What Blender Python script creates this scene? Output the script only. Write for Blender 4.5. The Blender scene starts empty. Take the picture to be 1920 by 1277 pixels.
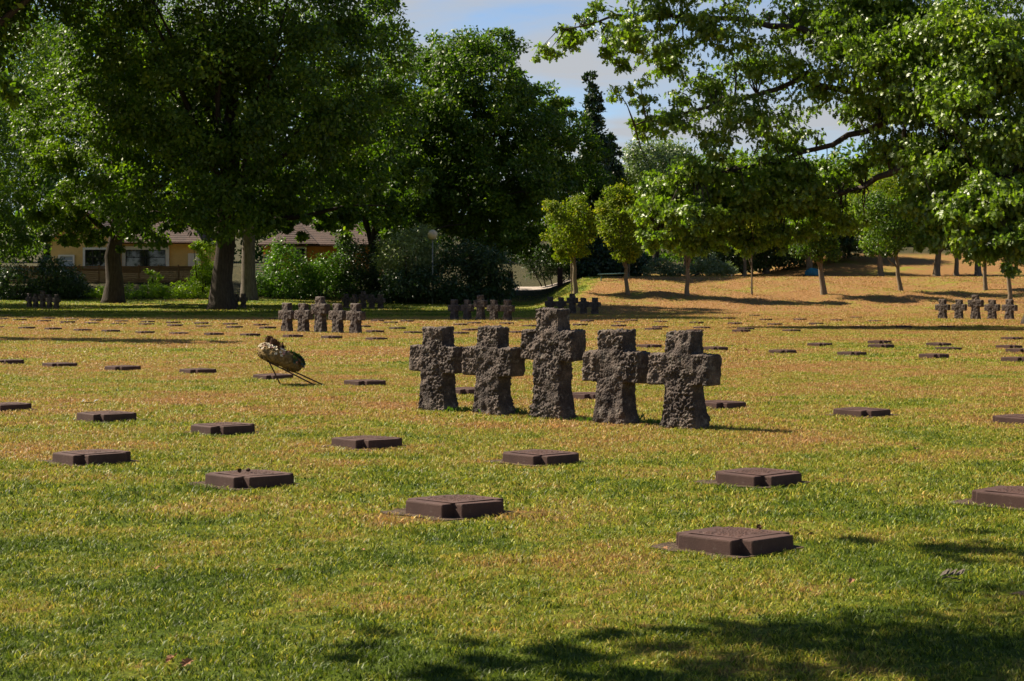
import bpy, bmesh, math, random
import numpy as np
from mathutils import Vector, noise, Matrix
R = math.radians
random.seed(7)
# ------------------------------------------------------------------ camera
F = 3300.0; HZ = 546.0; CH = 1.5          # focal length in photo pixels, horizon row, eye height
scene = bpy.context.scene
cam_d = bpy.data.cameras.new('camera'); cam = bpy.data.objects.new('camera', cam_d)
scene.collection.objects.link(cam); scene.camera = cam
cam.location = (0, 0, CH); cam.rotation_euler = (R(90), 0, 0)
cam_d.sensor_width = 36; cam_d.lens = F / 1920 * 36; cam_d.shift_y = -(638.5 - HZ) / 1920
cam_d.clip_start = .1; cam_d.clip_end = 3000
cam_d.dof.use_dof = True; cam_d.dof.focus_distance = 20.5; cam_d.dof.aperture_fstop = 13
# ------------------------------------------------------------------ light
ELEV, ALPHA = R(43), R(28)                 # sun height; light travels to +X and a little towards the camera
Ld = Vector((math.cos(ALPHA) * math.cos(ELEV), -math.sin(ALPHA) * math.cos(ELEV), -math.sin(ELEV)))
sd = bpy.data.lights.new('sun', 'SUN'); sun = bpy.data.objects.new('sun', sd); scene.collection.objects.link(sun)
sd.energy = 5.0; sd.angle = R(.5); sd.color = (1, .88, .70)
sun.rotation_euler = Ld.to_track_quat('-Z', 'Y').to_euler(); sun.location = (-30, 20, 40)
world = bpy.data.worlds.new('World'); scene.world = world; world.use_nodes = True
wn = world.node_tree.nodes; wl = world.node_tree.links
for n in list(wn): wn.remove(n)
wo = wn.new('ShaderNodeOutputWorld'); bg = wn.new('ShaderNodeBackground'); wl.new(bg.outputs[0], wo.inputs[0])
sky = wn.new('ShaderNodeTexSky'); sky.sky_type = 'NISHITA'; sky.sun_disc = False
sky.sun_elevation = ELEV; sky.sun_rotation = math.atan2(-Ld.x, -Ld.y); sky.air_density = .75; sky.dust_density = .1; sky.ozone_density = 3.0
tc = wn.new('ShaderNodeTexCoord'); sep = wn.new('ShaderNodeSeparateXYZ'); wl.new(tc.outputs['Generated'], sep.inputs[0])
def wmath(op, a, b=None, v=None):
    m = wn.new('ShaderNodeMath'); m.operation = op
    if isinstance(a, (int, float)): m.inputs[0].default_value = a
    else: wl.new(a, m.inputs[0])
    if b is not None:
        if isinstance(b, (int, float)): m.inputs[1].default_value = b
        else: wl.new(b, m.inputs[1])
    return m.outputs[0]
dz = wmath('ADD', wmath('MAXIMUM', sep.outputs['Z'], 0.0), .06)
cu = wmath('DIVIDE', sep.outputs['X'], dz); cv = wmath('DIVIDE', sep.outputs['Y'], dz)
cmb = wn.new('ShaderNodeCombineXYZ'); wl.new(cu, cmb.inputs[0]); wl.new(cv, cmb.inputs[1])
cn = wn.new('ShaderNodeTexNoise'); cn.inputs['Scale'].default_value = .9; cn.inputs['Detail'].default_value = 7
cn.inputs['Roughness'].default_value = .55; cn.inputs['Distortion'].default_value = .35; wl.new(cmb.outputs[0], cn.inputs['Vector'])
cr = wn.new('ShaderNodeValToRGB'); cr.color_ramp.elements[0].position = .35; cr.color_ramp.elements[1].position = .56
wl.new(cn.outputs[0], cr.inputs[0])
lowm = wn.new('ShaderNodeMapRange'); wl.new(sep.outputs['Z'], lowm.inputs[0])          # the cloud banks lie low, clear sky above
for i_, v_ in ((1, .22), (2, .42), (3, 1), (4, 0)): lowm.inputs[i_].default_value = v_
cf = wmath('MULTIPLY', cr.outputs[0], lowm.outputs[0])
mx = wn.new('ShaderNodeMix'); mx.data_type = 'RGBA'; wl.new(cf, mx.inputs[0]); wl.new(sky.outputs[0], mx.inputs[6])
mx.inputs[7].default_value = (3.9, 4.1, 4.4, 1); wl.new(mx.outputs[2], bg.inputs[0]); bg.inputs[1].default_value = .05
vs = scene.view_settings; vs.view_transform = 'Standard'; vs.look = 'None'; vs.gamma = 1; vs.use_curve_mapping = False; vs.exposure = 1.4
scene.render.engine = 'CYCLES'; scene.cycles.max_bounces = 6; scene.cycles.transmission_bounces = 4
scene.cycles.diffuse_bounces = 2; scene.cycles.transparent_max_bounces = 8

# ------------------------------------------------------------------ helpers
C = scene.collection
def tag(o, label=None, cat=None, group=None, kind=None):
    for k, v in (('label', label), ('category', cat), ('group', group), ('kind', kind)):
        if v: o[k] = v
    return o
def empty(name, loc, rz=0, label=None, cat=None, group=None):
    o = bpy.data.objects.new(name, None); C.objects.link(o); o.location = loc; o.rotation_euler = (0, 0, rz)
    return tag(o, label, cat, group)
def link(name, me, parent=None, mat=None):
    if mat is not None and not me.materials: me.materials.append(mat)
    o = bpy.data.objects.new(name, me); C.objects.link(o)
    if parent: o.parent = parent
    return o
class MB:
    def __init__(s): s.v = []; s.f = []
    def box(s, x0, x1, y0, y1, z0, z1):
        b = len(s.v)
        s.v += [(x0,y0,z0),(x1,y0,z0),(x1,y1,z0),(x0,y1,z0),(x0,y0,z1),(x1,y0,z1),(x1,y1,z1),(x0,y1,z1)]
        s.f += [tuple(b+i for i in q) for q in ((0,3,2,1),(4,5,6,7),(0,1,5,4),(1,2,6,5),(2,3,7,6),(3,0,4,7))]
    def poly(s, pts): b = len(s.v); s.v += [tuple(p) for p in pts]; s.f.append(tuple(range(b, b+len(pts))))
    def tube(s, pts, rad, n=8, wob=0, seed=0):
        rg = random.Random(seed); rings = []
        pts = [Vector(p) for p in pts]
        for i, p in enumerate(pts):
            d = (pts[min(i+1, len(pts)-1)] - pts[max(i-1, 0)]).normalized()
            a = d.orthogonal().normalized() if abs(d.z) < .9 else Vector((1, 0, 0)) - d * d.x
            a.normalize(); bb = d.cross(a); b0 = len(s.v)
            for k in range(n):
                t = 2*math.pi*k/n; rr = rad[i] * (1 + wob * rg.uniform(-1, 1))
                s.v.append(tuple(p + a*math.cos(t)*rr + bb*math.sin(t)*rr))
            rings.append(b0)
        for a, b in zip(rings, rings[1:]):
            for k in range(n):
                s.f.append((a+k, a+(k+1)%n, b+(k+1)%n, b+k))
        s.f.append(tuple(rings[0]+k for k in reversed(range(n)))); s.f.append(tuple(rings[-1]+k for k in range(n)))
    def sphere(s, c, r, nu=10, nv=7):
        b = len(s.v); rx, ry, rz = (r, r, r) if isinstance(r, (int, float)) else r
        for j in range(1, nv):
            ph = math.pi*j/nv
            for i in range(nu):
                t = 2*math.pi*i/nu; s.v.append((c[0]+rx*math.sin(ph)*math.cos(t), c[1]+ry*math.sin(ph)*math.sin(t), c[2]+rz*math.cos(ph)))
        top = len(s.v); s.v.append((c[0], c[1], c[2]+rz)); bot = top+1; s.v.append((c[0], c[1], c[2]-rz))
        for j in range(nv-2):
            for i in range(nu):
                a = b+j*nu+i; a2 = b+j*nu+(i+1)%nu; s.f.append((a, a+nu, a2+nu, a2))
        for i in range(nu):
            s.f.append((top, b+i, b+(i+1)%nu)); s.f.append((bot, b+(nv-2)*nu+(i+1)%nu, b+(nv-2)*nu+i))
    def mesh(s, name, smooth=False):
        me = bpy.data.meshes.new(name); me.from_pydata(s.v, [], s.f); me.update()
        if smooth: me.polygons.foreach_set('use_smooth', [True]*len(me.polygons))
        return me
    def build(s, name, mat, parent=None, smooth=False): return link(name, s.mesh(name, smooth), parent, mat)
def np_mesh(name, verts, faces, attr=None, smooth=False, normals=None):
    """verts (n,3); faces (m,k) all of one size; attr: one random value per face"""
    me = bpy.data.meshes.new(name); m, k = faces.shape
    me.vertices.add(len(verts)); me.vertices.foreach_set('co', np.ascontiguousarray(verts, np.float32).ravel())
    me.loops.add(m*k); me.loops.foreach_set('vertex_index', np.ascontiguousarray(faces, np.int32).ravel())
    me.polygons.add(m); me.polygons.foreach_set('loop_start', np.arange(m, dtype=np.int32)*k)
    me.update(calc_edges=True)
    if smooth: me.polygons.foreach_set('use_smooth', np.ones(m, bool))
    if attr is not None:
        a = me.attributes.new('rnd', 'FLOAT', 'FACE'); a.data.foreach_set('value', np.ascontiguousarray(attr, np.float32))
    return me
# ------------------------------------------------------------------ terrain
def ss(a, b, x): t = np.clip((x-a)/(b-a), 0, 1); return t*t*(3-2*t)
def terr(X, Y):
    X = np.asarray(X, float); Y = np.asarray(Y, float)
    zl = np.interp(Y, [0,95,128,146,153,165,177,190,260,420,1500], [0,0,.15,.58,.8,2.3,3.9,4.2,6,14,60])
    zc = np.interp(Y, [0,110,150,163,176,211,420,1500], [0,0,.41,1.5,2.2,4.4,14,60])
    lr = ss(-20, -8, X); z = zl*(1-lr) + zc*lr
    zr1 = np.interp(Y, [0,112,117,124,130,140,149,153,160,170,190,260,420,1500], [0,0,.08,.62,1.33,2.15,2.70,2.72,2.65,3.0,3.6,7,15,60])
    zr2 = np.interp(Y, [0,112,117,124,130,140,149,153,160,171,184,195,260,420,1500], [0,0,.08,.62,1.33,2.15,2.70,2.72,2.8,4.3,5.9,6.4,9,16,60])
    k = ss(22, 33, X); zr = zr1*(1-k) + zr2*k
    zr = zr + ss(119, 127, Y)*(1-ss(144, 149, Y))*(.13*np.sin(X*.45+1+Y*.2) + .07*np.sin(X*1.1+Y*.45) + .04*np.sin(X*2.3-Y*.9))
    b = ss(.8, 5.8, X + (Y-130)*-.04)
    return z*(1-b) + zr*b
def tz(x, y): return float(terr(x, y))
def G(px, py):
    """where the sight line through a photo pixel meets the ground"""
    Ys = np.concatenate([np.arange(5, 130, .02), np.arange(130, 420, .05)])
    x = (px-960)/F*Ys; z = CH-(py-HZ)/F*Ys
    i = int(np.argmax(z <= terr(x, Ys)+1e-6))
    return Vector((float(x[i]), float(Ys[i]), float(terr(x[i], Ys[i]))))
def P(px, py, Y): return Vector(((px-960)/F*Y, Y, CH-(py-HZ)/F*Y))
# ------------------------------------------------------------------ materials
def new_mat(name):
    m = bpy.data.materials.new(name); m.use_nodes = True; nt = m.node_tree
    for n in list(nt.nodes): nt.nodes.remove(n)
    out = nt.nodes.new('ShaderNodeOutputMaterial'); b = nt.nodes.new('ShaderNodeBsdfPrincipled'); nt.links.new(b.outputs[0], out.inputs[0])
    return m, nt, b, out
def ramp(nt, src, stops):
    r = nt.nodes.new('ShaderNodeValToRGB'); nt.links.new(src, r.inputs[0]); e = r.color_ramp.elements
    e[0].position = stops[0][0]; e[0].color = (*stops[0][1], 1); e[1].position = stops[-1][0]; e[1].color = (*stops[-1][1], 1)
    for p, c in stops[1:-1]: k = e.new(p); k.color = (*c, 1)
    return r.outputs[0]
def noi(nt, scale, detail=4, rough=.55, vec=None, dist=0):
    n = nt.nodes.new('ShaderNodeTexNoise'); n.inputs['Scale'].default_value = scale; n.inputs['Detail'].default_value = detail
    n.inputs['Roughness'].default_value = rough; n.inputs['Distortion'].default_value = dist
    if vec is not None: nt.links.new(vec, n.inputs['Vector'])
    return n.outputs[0]
def mixc(nt, f, a, b, mode='MIX'):
    m = nt.nodes.new('ShaderNodeMix'); m.data_type = 'RGBA'; m.blend_type = mode
    for i, v in ((0, f), (6, a), (7, b)):
        if hasattr(v, 'links'): nt.links.new(v, m.inputs[i])
        elif i == 0: m.inputs[0].default_value = v
        else: m.inputs[i].default_value = (*v, 1)
    return m.outputs[2]
def mth(nt, op, a, b=0.0, clamp=False):
    m = nt.nodes.new('ShaderNodeMath'); m.operation = op; m.use_clamp = clamp
    for i, v in ((0, a), (1, b)):
        if hasattr(v, 'links'): nt.links.new(v, m.inputs[i])
        else: m.inputs[i].default_value = v
    return m.outputs[0]
def pos(nt): return nt.nodes.new('ShaderNodeNewGeometry').outputs['Position']
def objc(nt): return nt.nodes.new('ShaderNodeTexCoord').outputs['Object']
def mapped(nt, vec, s):
    m = nt.nodes.new('ShaderNodeMapping'); m.inputs['Scale'].default_value = s; nt.links.new(vec, m.inputs[0]); return m.outputs[0]
def bump(nt, b, h, strength, dist):
    n = nt.nodes.new('ShaderNodeBump'); n.inputs['Strength'].default_value = strength; n.inputs['Distance'].default_value = dist
    nt.links.new(h, n.inputs['Height']); nt.links.new(n.outputs[0], b.inputs['Normal'])
def simple(name, col, rough=.7, var=.25, scale=6, bs=.3, bd=.01, spec=.3, metal=0):
    m, nt, b, o = new_mat(name); v = objc(nt); n = noi(nt, scale, 6, .6, v)
    c = ramp(nt, n, [(.3, tuple(x*(1-var) for x in col)), (.7, tuple(min(1, x*(1+var)) for x in col))])
    nt.links.new(c, b.inputs['Base Color']); b.inputs['Roughness'].default_value = rough; b.inputs['Specular IOR Level'].default_value = spec
    b.inputs['Metallic'].default_value = metal
    bump(nt, b, noi(nt, scale*5, 5, .6, v), bs, bd); return m

GREEN_D, GREEN_L, DRY1, DRY2 = (.100,.150,.008), (.225,.245,.020), (.265,.195,.048), (.29,.155,.058)
def lawn_colour(nt):
    """dry and green patches of the lawn, by where on the ground the point stands"""
    p = pos(nt); s = nt.nodes.new('ShaderNodeSeparateXYZ'); nt.links.new(p, s.inputs[0])
    flat = nt.nodes.new('ShaderNodeCombineXYZ'); nt.links.new(s.outputs[0], flat.inputs[0]); nt.links.new(s.outputs[1], flat.inputs[1])
    fv = flat.outputs[0]
    big = noi(nt, .16, 3, .5, fv); mid = noi(nt, .8, 7, .72, fv); fine = noi(nt, 9, 4, .7, fv)
    far = nt.nodes.new('ShaderNodeMapRange'); nt.links.new(s.outputs[1], far.inputs[0])
    for i, v in ((1, 7), (2, 21), (3, -.095), (4, .075)): far.inputs[i].default_value = v
    far2 = nt.nodes.new('ShaderNodeMapRange'); nt.links.new(s.outputs[1], far2.inputs[0])
    for i, v in ((1, 26), (2, 120), (3, 0), (4, .09)): far2.inputs[i].default_value = v
    a = mth(nt, 'ADD', mth(nt, 'MULTIPLY', big, .60), mth(nt, 'MULTIPLY', mid, .95)); a = mth(nt, 'SUBTRACT', a, .175)
    a = mth(nt, 'ADD', a, mth(nt, 'MULTIPLY', fine, .45)); a = mth(nt, 'ADD', a, far.outputs[0]); a = mth(nt, 'ADD', a, far2.outputs[0])
    a = mth(nt, 'SUBTRACT', a, .325)
    a = mth(nt, 'ADD', mth(nt, 'MULTIPLY', mth(nt, 'SUBTRACT', a, .5), 1.15), .5)
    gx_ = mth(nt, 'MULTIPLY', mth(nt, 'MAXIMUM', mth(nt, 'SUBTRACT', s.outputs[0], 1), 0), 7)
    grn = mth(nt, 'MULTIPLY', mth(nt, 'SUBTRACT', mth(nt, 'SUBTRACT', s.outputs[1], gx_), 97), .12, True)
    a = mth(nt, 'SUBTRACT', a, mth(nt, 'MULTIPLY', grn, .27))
    # woodland floor beyond the lawn: leaf litter instead of mown grass
    wx = mth(nt, 'MINIMUM', mth(nt, 'MAXIMUM', mth(nt, 'MULTIPLY', mth(nt, 'SUBTRACT', s.outputs[0], 3), 3.5), 0), 26)
    wood = mth(nt, 'MULTIPLY', mth(nt, 'SUBTRACT', mth(nt, 'SUBTRACT', s.outputs[1], wx), 151), .3, True)
    return a, fv, wood
def make_lawn():
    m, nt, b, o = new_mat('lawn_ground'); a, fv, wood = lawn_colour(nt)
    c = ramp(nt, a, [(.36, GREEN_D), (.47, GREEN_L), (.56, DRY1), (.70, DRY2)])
    vf = noi(nt, 38, 4, .7, fv); c = mixc(nt, .75, c, ramp(nt, vf, [(.35, (.34,.34,.30)), (.65, (1.35,1.35,1.35))]), 'MULTIPLY')
    c = mixc(nt, wood, c, ramp(nt, noi(nt, 2, 6, .7, fv), [(.35, (.022,.026,.010)), (.7, (.085,.07,.03))]))
    nt.links.new(c, b.inputs['Base Color']); b.inputs['Roughness'].default_value = .9; b.inputs['Specular IOR Level'].default_value = .1
    h = mth(nt, 'ADD', noi(nt, 2.2, 10, .8, fv), mth(nt, 'MULTIPLY', vf, .4))
    bump(nt, b, h, 1.0, .16); return m
def make_blade():
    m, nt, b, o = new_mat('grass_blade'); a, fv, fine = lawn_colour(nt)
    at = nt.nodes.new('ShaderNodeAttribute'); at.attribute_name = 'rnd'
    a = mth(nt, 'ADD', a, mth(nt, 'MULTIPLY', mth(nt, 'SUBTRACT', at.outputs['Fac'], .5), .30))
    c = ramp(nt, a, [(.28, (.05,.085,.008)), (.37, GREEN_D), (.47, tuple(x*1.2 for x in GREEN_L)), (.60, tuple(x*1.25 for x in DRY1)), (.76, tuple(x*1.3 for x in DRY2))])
    fr = mth(nt, 'FRACT', mth(nt, 'MULTIPLY', at.outputs['Fac'], 17.31))      # some blades dark, some bleached
    sy = nt.nodes.new('ShaderNodeSeparateXYZ'); nt.links.new(fv, sy.inputs[0]); amt = mth(nt, 'SUBTRACT', 1.0, mth(nt, 'MULTIPLY', mth(nt, 'SUBTRACT', sy.outputs[1], 12), .045, True), True)
    amt = mth(nt, 'MAXIMUM', amt, .28)
    c = mixc(nt, amt, c, ramp(nt, fr, [(0, (.18,.20,.18)), (.3, (.75,.77,.7)), (.75, (1.2,1.2,1.05)), (1, (1.9,1.8,1.4))]), 'MULTIPLY')
    nt.links.new(c, b.inputs['Base Color']); b.inputs['Roughness'].default_value = .5; b.inputs['Specular IOR Level'].default_value = .2
    t = nt.nodes.new('ShaderNodeBsdfTranslucent'); nt.links.new(c, t.inputs[0]); ms = nt.nodes.new('ShaderNodeMixShader'); ms.inputs[0].default_value = .35
    nt.links.new(b.outputs[0], ms.inputs[1]); nt.links.new(t.outputs[0], ms.inputs[2]); nt.links.new(ms.outputs[0], o.inputs[0]); return m
def leaf_mat(name, dark, light, accent=None, trans=.35, rough=.42, spec=.45, acc=.9):
    m, nt, b, o = new_mat(name); at = nt.nodes.new('ShaderNodeAttribute'); at.attribute_name = 'rnd'
    n = noi(nt, .55, 3, .6, pos(nt)); f = mth(nt, 'ADD', mth(nt, 'MULTIPLY', at.outputs['Fac'], .55), mth(nt, 'MULTIPLY', n, .6))
    st = [(.25, dark), (.85, light)]
    if accent: st = [(.25, dark), (.70, light), (acc, accent)]
    c = ramp(nt, f, st); nt.links.new(c, b.inputs['Base Color']); b.inputs['Roughness'].default_value = rough; b.inputs['Specular IOR Level'].default_value = spec
    t = nt.nodes.new('ShaderNodeBsdfTranslucent'); nt.links.new(mixc(nt, 1, c, (1.25, 1.5, .4), 'MULTIPLY'), t.inputs[0])
    ms = nt.nodes.new('ShaderNodeMixShader'); ms.inputs[0].default_value = trans
    nt.links.new(b.outputs[0], ms.inputs[1]); nt.links.new(t.outputs[0], ms.inputs[2]); nt.links.new(ms.outputs[0], o.inputs[0]); return m
M = {}
M['lawn'] = make_lawn(); M['blade'] = make_blade()
M['oak'] = leaf_mat('oak_leaves', (.020,.046,.005), (.090,.150,.012), (.23,.29,.02), trans=.42, rough=.5, spec=.3, acc=.93)
M['oak_lit'] = leaf_mat('sunlit_oak_leaves', (.030,.060,.006), (.105,.165,.015), (.22,.27,.022), trans=.40, rough=.5, spec=.35)  # oak leaves again in a lighter tone, sunlight put into the colour
M['wood'] = leaf_mat('woodland_leaves', (.018,.043,.005), (.085,.148,.012), (.23,.29,.018), trans=.42, rough=.5, spec=.3, acc=.93)
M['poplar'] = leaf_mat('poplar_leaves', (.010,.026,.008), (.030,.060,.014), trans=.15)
M['willow'] = leaf_mat('grey_green_leaves', (.08,.115,.05), (.18,.23,.10), trans=.3)
M['olive'] = leaf_mat('olive_leaves', (.15,.19,.08), (.30,.35,.16), trans=.35)
M['maple'] = leaf_mat('maple_leaves', (.045,.085,.008), (.19,.23,.014), (.46,.36,.02), trans=.40, acc=.95, rough=.6, spec=.15)
M['redoak'] = leaf_mat('red_oak_leaves', (.042,.082,.009), (.16,.235,.022), (.27,.33,.032), trans=.43, rough=.42, spec=.5)
M['laurel'] = leaf_mat('laurel_leaves', (.035,.085,.008), (.12,.22,.014), trans=.36)
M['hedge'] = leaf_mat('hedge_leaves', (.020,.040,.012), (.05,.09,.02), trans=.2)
M['limegreen'] = leaf_mat('lime_leaves', (.16,.25,.014), (.33,.42,.024), trans=.48)
def bark(name, a, b2, sc=3):
    m, nt, b, o = new_mat(name); v = mapped(nt, objc(nt), (sc*3, sc*3, sc*.5)); n = noi(nt, 1, 8, .7, v)
    nt.links.new(ramp(nt, n, [(.3, a), (.7, b2)]), b.inputs['Base Color']); b.inputs['Roughness'].default_value = .95; b.inputs['Specular IOR Level'].default_value = .1
    bump(nt, b, n, 1, .05); return m
M['bark'] = bark('oak_bark', (.022,.018,.015), (.075,.06,.048)); M['bark_grey'] = bark('grey_bark', (.06,.05,.04), (.19,.16,.13)); M['bark_young'] = bark('young_bark', (.10,.075,.05), (.24,.19,.13), 6)
def basalt():
    m, nt, b, o = new_mat('basalt'); v = objc(nt); n1 = noi(nt, 5, 6, .65, v); n2 = noi(nt, 45, 5, .7, v)
    c = ramp(nt, n1, [(.3, (.028,.021,.019)), (.5, (.070,.053,.044)), (.72, (.165,.127,.100))])
    c = mixc(nt, .8, c, ramp(nt, n2, [(.36, (.40,.39,.40)), (.66, (1.3,1.25,1.2))]), 'MULTIPLY')
    lich = noi(nt, 13, 5, .7, v); c = mixc(nt, ramp(nt, lich, [(.56, (0,0,0)), (.68, (.6,.6,.6))]), c, (.23,.205,.17))
    nt.links.new(c, b.inputs['Base Color']); b.inputs['Roughness'].default_value = .85; b.inputs['Specular IOR Level'].default_value = .25
    vo = nt.nodes.new('ShaderNodeTexVoronoi'); vo.inputs['Scale'].default_value = 60; nt.links.new(v, vo.inputs['Vector'])
    bump(nt, b, mth(nt, 'ADD', n2, mth(nt, 'MULTIPLY', vo.outputs[0], .7)), 1.0, .012); return m
M['basalt'] = basalt()
def marker_mat(name, col):
    m, nt, b, o = new_mat(name); v = objc(nt); n1 = noi(nt, 4, 6, .65, v); n2 = noi(nt, 110, 4, .7, v)
    c = ramp(nt, n1, [(.3, tuple(x*.72 for x in col)), (.55, col), (.75, tuple(x*1.4 for x in col))])
    c = mixc(nt, .5, c, ramp(nt, n2, [(.35, (.6,.6,.62)), (.65, (1.25,1.2,1.2))]), 'MULTIPLY')
    li = noi(nt, 21, 5, .7, v); c = mixc(nt, ramp(nt, li, [(.60, (0,0,0)), (.70, (.45,.45,.45))]), c, (.20,.17,.14))
    nt.links.new(c, b.inputs['Base Color']); b.inputs['Roughness'].default_value = .8; b.inputs['Specular IOR Level'].default_value = .25
    bump(nt, b, mth(nt, 'ADD', n2, n1), .6, .004); return m
M['marker'] = marker_mat('grave_stone', (.066,.034,.026)); M['letter'] = marker_mat('raised_letter', (.022,.013,.013))
M['soil'] = simple('bare_soil', (.085,.06,.042), .95, .35, 9, 1, .03, .1)
M['yellow'] = simple('yellow_render', (.78,.52,.20), .9, .08, 2, .2, .01, .2)
M['orange'] = simple('orange_render', (.66,.28,.07), .9, .10, 2, .2, .01, .2)
M['white'] = simple('white_paint', (.80,.76,.70), .6, .06, 3, .1, .002)
M['slate_frame'] = simple('dark_frame', (.02,.022,.024), .5, .1, 3, .1, .002)
M['globe'] = simple('milky_globe', (.62,.50,.33), .35, .05, 3, 0, .001, .5)
M['pole'] = simple('lamp_pole_paint', (.22,.23,.20), .5, .1, 3, .1, .002)
M['green_rail'] = simple('green_rail_paint', (.09,.17,.14), .6, .15, 3, .1, .002)
M['blue'] = simple('blue_tarpaulin', (.015,.13,.20), .5, .25, 3, .6, .05)
M['cone'] = simple('pine_cone_scales', (.11,.055,.03), .8, .4, 20, .8, .01)
M['wire'] = simple('rusty_rod', (.05,.028,.02), .7, .2, 20, .3, .002)
M['straw'] = simple('dried_moss', (.27,.19,.085), .95, .5, 28, 1.0, .03, .1)
M['petal'] = simple('dried_petals', (.58,.50,.36), .9, .25, 30, .5, .01, .1)
M['pink'] = simple('faded_pink_petals', (.36,.17,.15), .9, .25, 30, .5, .01, .1)
M['dry_leaf'] = simple('dead_leaf', (.26,.13,.06), .8, .4, 30, .4, .005, .2)
M['path'] = simple('pale_gravel', (.34,.29,.25), .95, .15, 2, .6, .02, .1)
M['post'] = simple('brown_post', (.10,.055,.04), .85, .25, 6, .5, .01, .2)
def planks():
    m, nt, b, o = new_mat('brown_planks'); v = objc(nt); s = nt.nodes.new('ShaderNodeSeparateXYZ'); nt.links.new(v, s.inputs[0])
    n = noi(nt, 1, 6, .7, mapped(nt, v, (.7, 1, 14))); c = ramp(nt, n, [(.3, (.13,.062,.026)), (.7, (.33,.17,.07))])
    nt.links.new(c, b.inputs['Base Color']); b.inputs['Roughness'].default_value = .9; bump(nt, b, n, .5, .01); return m
M['planks'] = planks()
def tiles():
    m, nt, b, o = new_mat('brown_roof_tiles'); v = objc(nt); n = noi(nt, 1.5, 6, .7, v); n2 = noi(nt, 9, 5, .8, v)
    c = ramp(nt, n, [(.3, (.030,.015,.010)), (.55, (.060,.030,.020)), (.75, (.10,.052,.034))]); c = mixc(nt, .7, c, ramp(nt, n2, [(.35, (.5,.5,.5)), (.65, (1.3,1.3,1.3))]), 'MULTIPLY')
    nt.links.new(c, b.inputs['Base Color']); b.inputs['Roughness'].default_value = .9
    w = nt.nodes.new('ShaderNodeTexWave'); w.bands_direction = 'Z'; w.inputs['Scale'].default_value = 1.6; w.inputs['Distortion'].default_value = .6; nt.links.new(v, w.inputs[0])
    bump(nt, b, mth(nt, 'ADD', w.outputs[1], n2), .8, .05); return m
M['tiles'] = tiles()
def glass():
    m, nt, b, o = new_mat('window_glass'); b.inputs['Base Color'].default_value = (.012,.016,.012, 1); b.inputs['Roughness'].default_value = .04; b.inputs['Specular IOR Level'].default_value = .8
    return m
M['glass'] = glass(); M['curtain'] = simple('pale_blue_blind', (.33,.39,.46), .7, .08, 3, .1, .002)
# ------------------------------------------------------------------ ground
def axis(segs):
    out = []
    for a, b, st in segs: out += list(np.arange(a, b, st))
    return np.array(out + [segs[-1][1]])
gx = axis([(-1500,-300,200), (-300,-100,20), (-100,-70,5), (-70,70,1.0), (70,100,5), (100,300,20), (300,1500,200)])
gy = axis([(-300,-20,40), (-20,4,4), (4,100,2), (100,210,1.0), (210,260,4), (260,420,20), (420,1500,120)])
XX, YY = np.meshgrid(gx, gy); ZZ = terr(XX, YY); nx, ny = len(gx), len(gy)
idx = np.arange(nx*ny).reshape(ny, nx)
fc = np.stack([idx[:-1,:-1], idx[:-1,1:], idx[1:,1:], idx[1:,:-1]], -1).reshape(-1, 4)
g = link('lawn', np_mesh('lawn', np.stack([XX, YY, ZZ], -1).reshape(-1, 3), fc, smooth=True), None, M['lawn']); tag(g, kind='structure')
# ------------------------------------------------------------------ grave markers
TH = R(46)
def gm_outline(n=.09, s=.56, a0=0):
    h = s/2; q = h-n; pts = []
    for k in range(4):
        c, si = round(math.cos(k*math.pi/2)), round(math.sin(k*math.pi/2))
        for x, y in ((h, -q), (h, q), (q, q)): pts.append((c*x-si*y, si*x+c*y))
    return pts
def make_marker_mesh(seed, hgt=.090):
    rg = random.Random(seed); bm = bmesh.new(); o = gm_outline(.088+rg.uniform(-.006, .006), .56)
    vb = [bm.verts.new((x*1.02, y*1.02, -.06)) for x, y in o]; vt = [bm.verts.new((x, y, hgt+rg.uniform(-.003, .003))) for x, y in o]
    n = len(o)
    for i in range(n): bm.faces.new((vb[i], vb[(i+1)%n], vt[(i+1)%n], vt[i]))
    top = bm.faces.new(vt); bm.normal_update()
    ed = [e for e in bm.edges if any(f is top for f in e.link_faces)] + [e for e in bm.edges if abs(e.verts[0].co.z-e.verts[1].co.z) > .1]
    bmesh.ops.bevel(bm, geom=ed, offset=.010, segments=2, profile=.6, affect='EDGES')
    me = bpy.data.meshes.new('grave_marker'); bm.to_mesh(me); bm.free(); me.materials.append(M['marker']); return me
def make_letter_mesh(seed, hgt=.090):
    rg = np.random.default_rng(seed); N = 84; hf = np.zeros((N, N))      # one worn panel of raised lettering, too flat to read
    for row in range(6):
        y0_ = 9+row*12; x = N//2-rg.integers(20, 36); xe = N-x
        while x < xe:
            w = int(rg.integers(2, 5))
            if rg.random() > .12:
                hf[y0_:y0_+6, x] = 1
                for yy in (0, 3, 5):
                    if rg.random() > .45: hf[y0_+yy, x:x+w] = 1
                if rg.random() > .6: hf[y0_:y0_+6, min(x+w-1, N-1)] = 1
            x += w+2
    hf *= rg.uniform(.4, 1, hf.shape); g_ = np.linspace(-.20, .20, N); XX, YY = np.meshgrid(g_, -g_)
    v = np.stack([XX, YY, hgt+.0045+hf*.0075], -1).reshape(-1, 3); i_ = np.arange(N*N).reshape(N, N)
    f = np.stack([i_[:-1,:-1], i_[1:,:-1], i_[1:,1:], i_[:-1,1:]], -1).reshape(-1, 4)
    me = np_mesh('inscription', v, f); me.materials.append(M['marker']); me.materials.append(M['letter'])
    me.polygons.foreach_set('material_index', (hf[1:,1:] > 0).astype(np.int32).ravel()); return me
mk_mesh = [make_marker_mesh(i) for i in range(5)]; lt_mesh = [make_letter_mesh(i) for i in range(5)]
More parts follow.
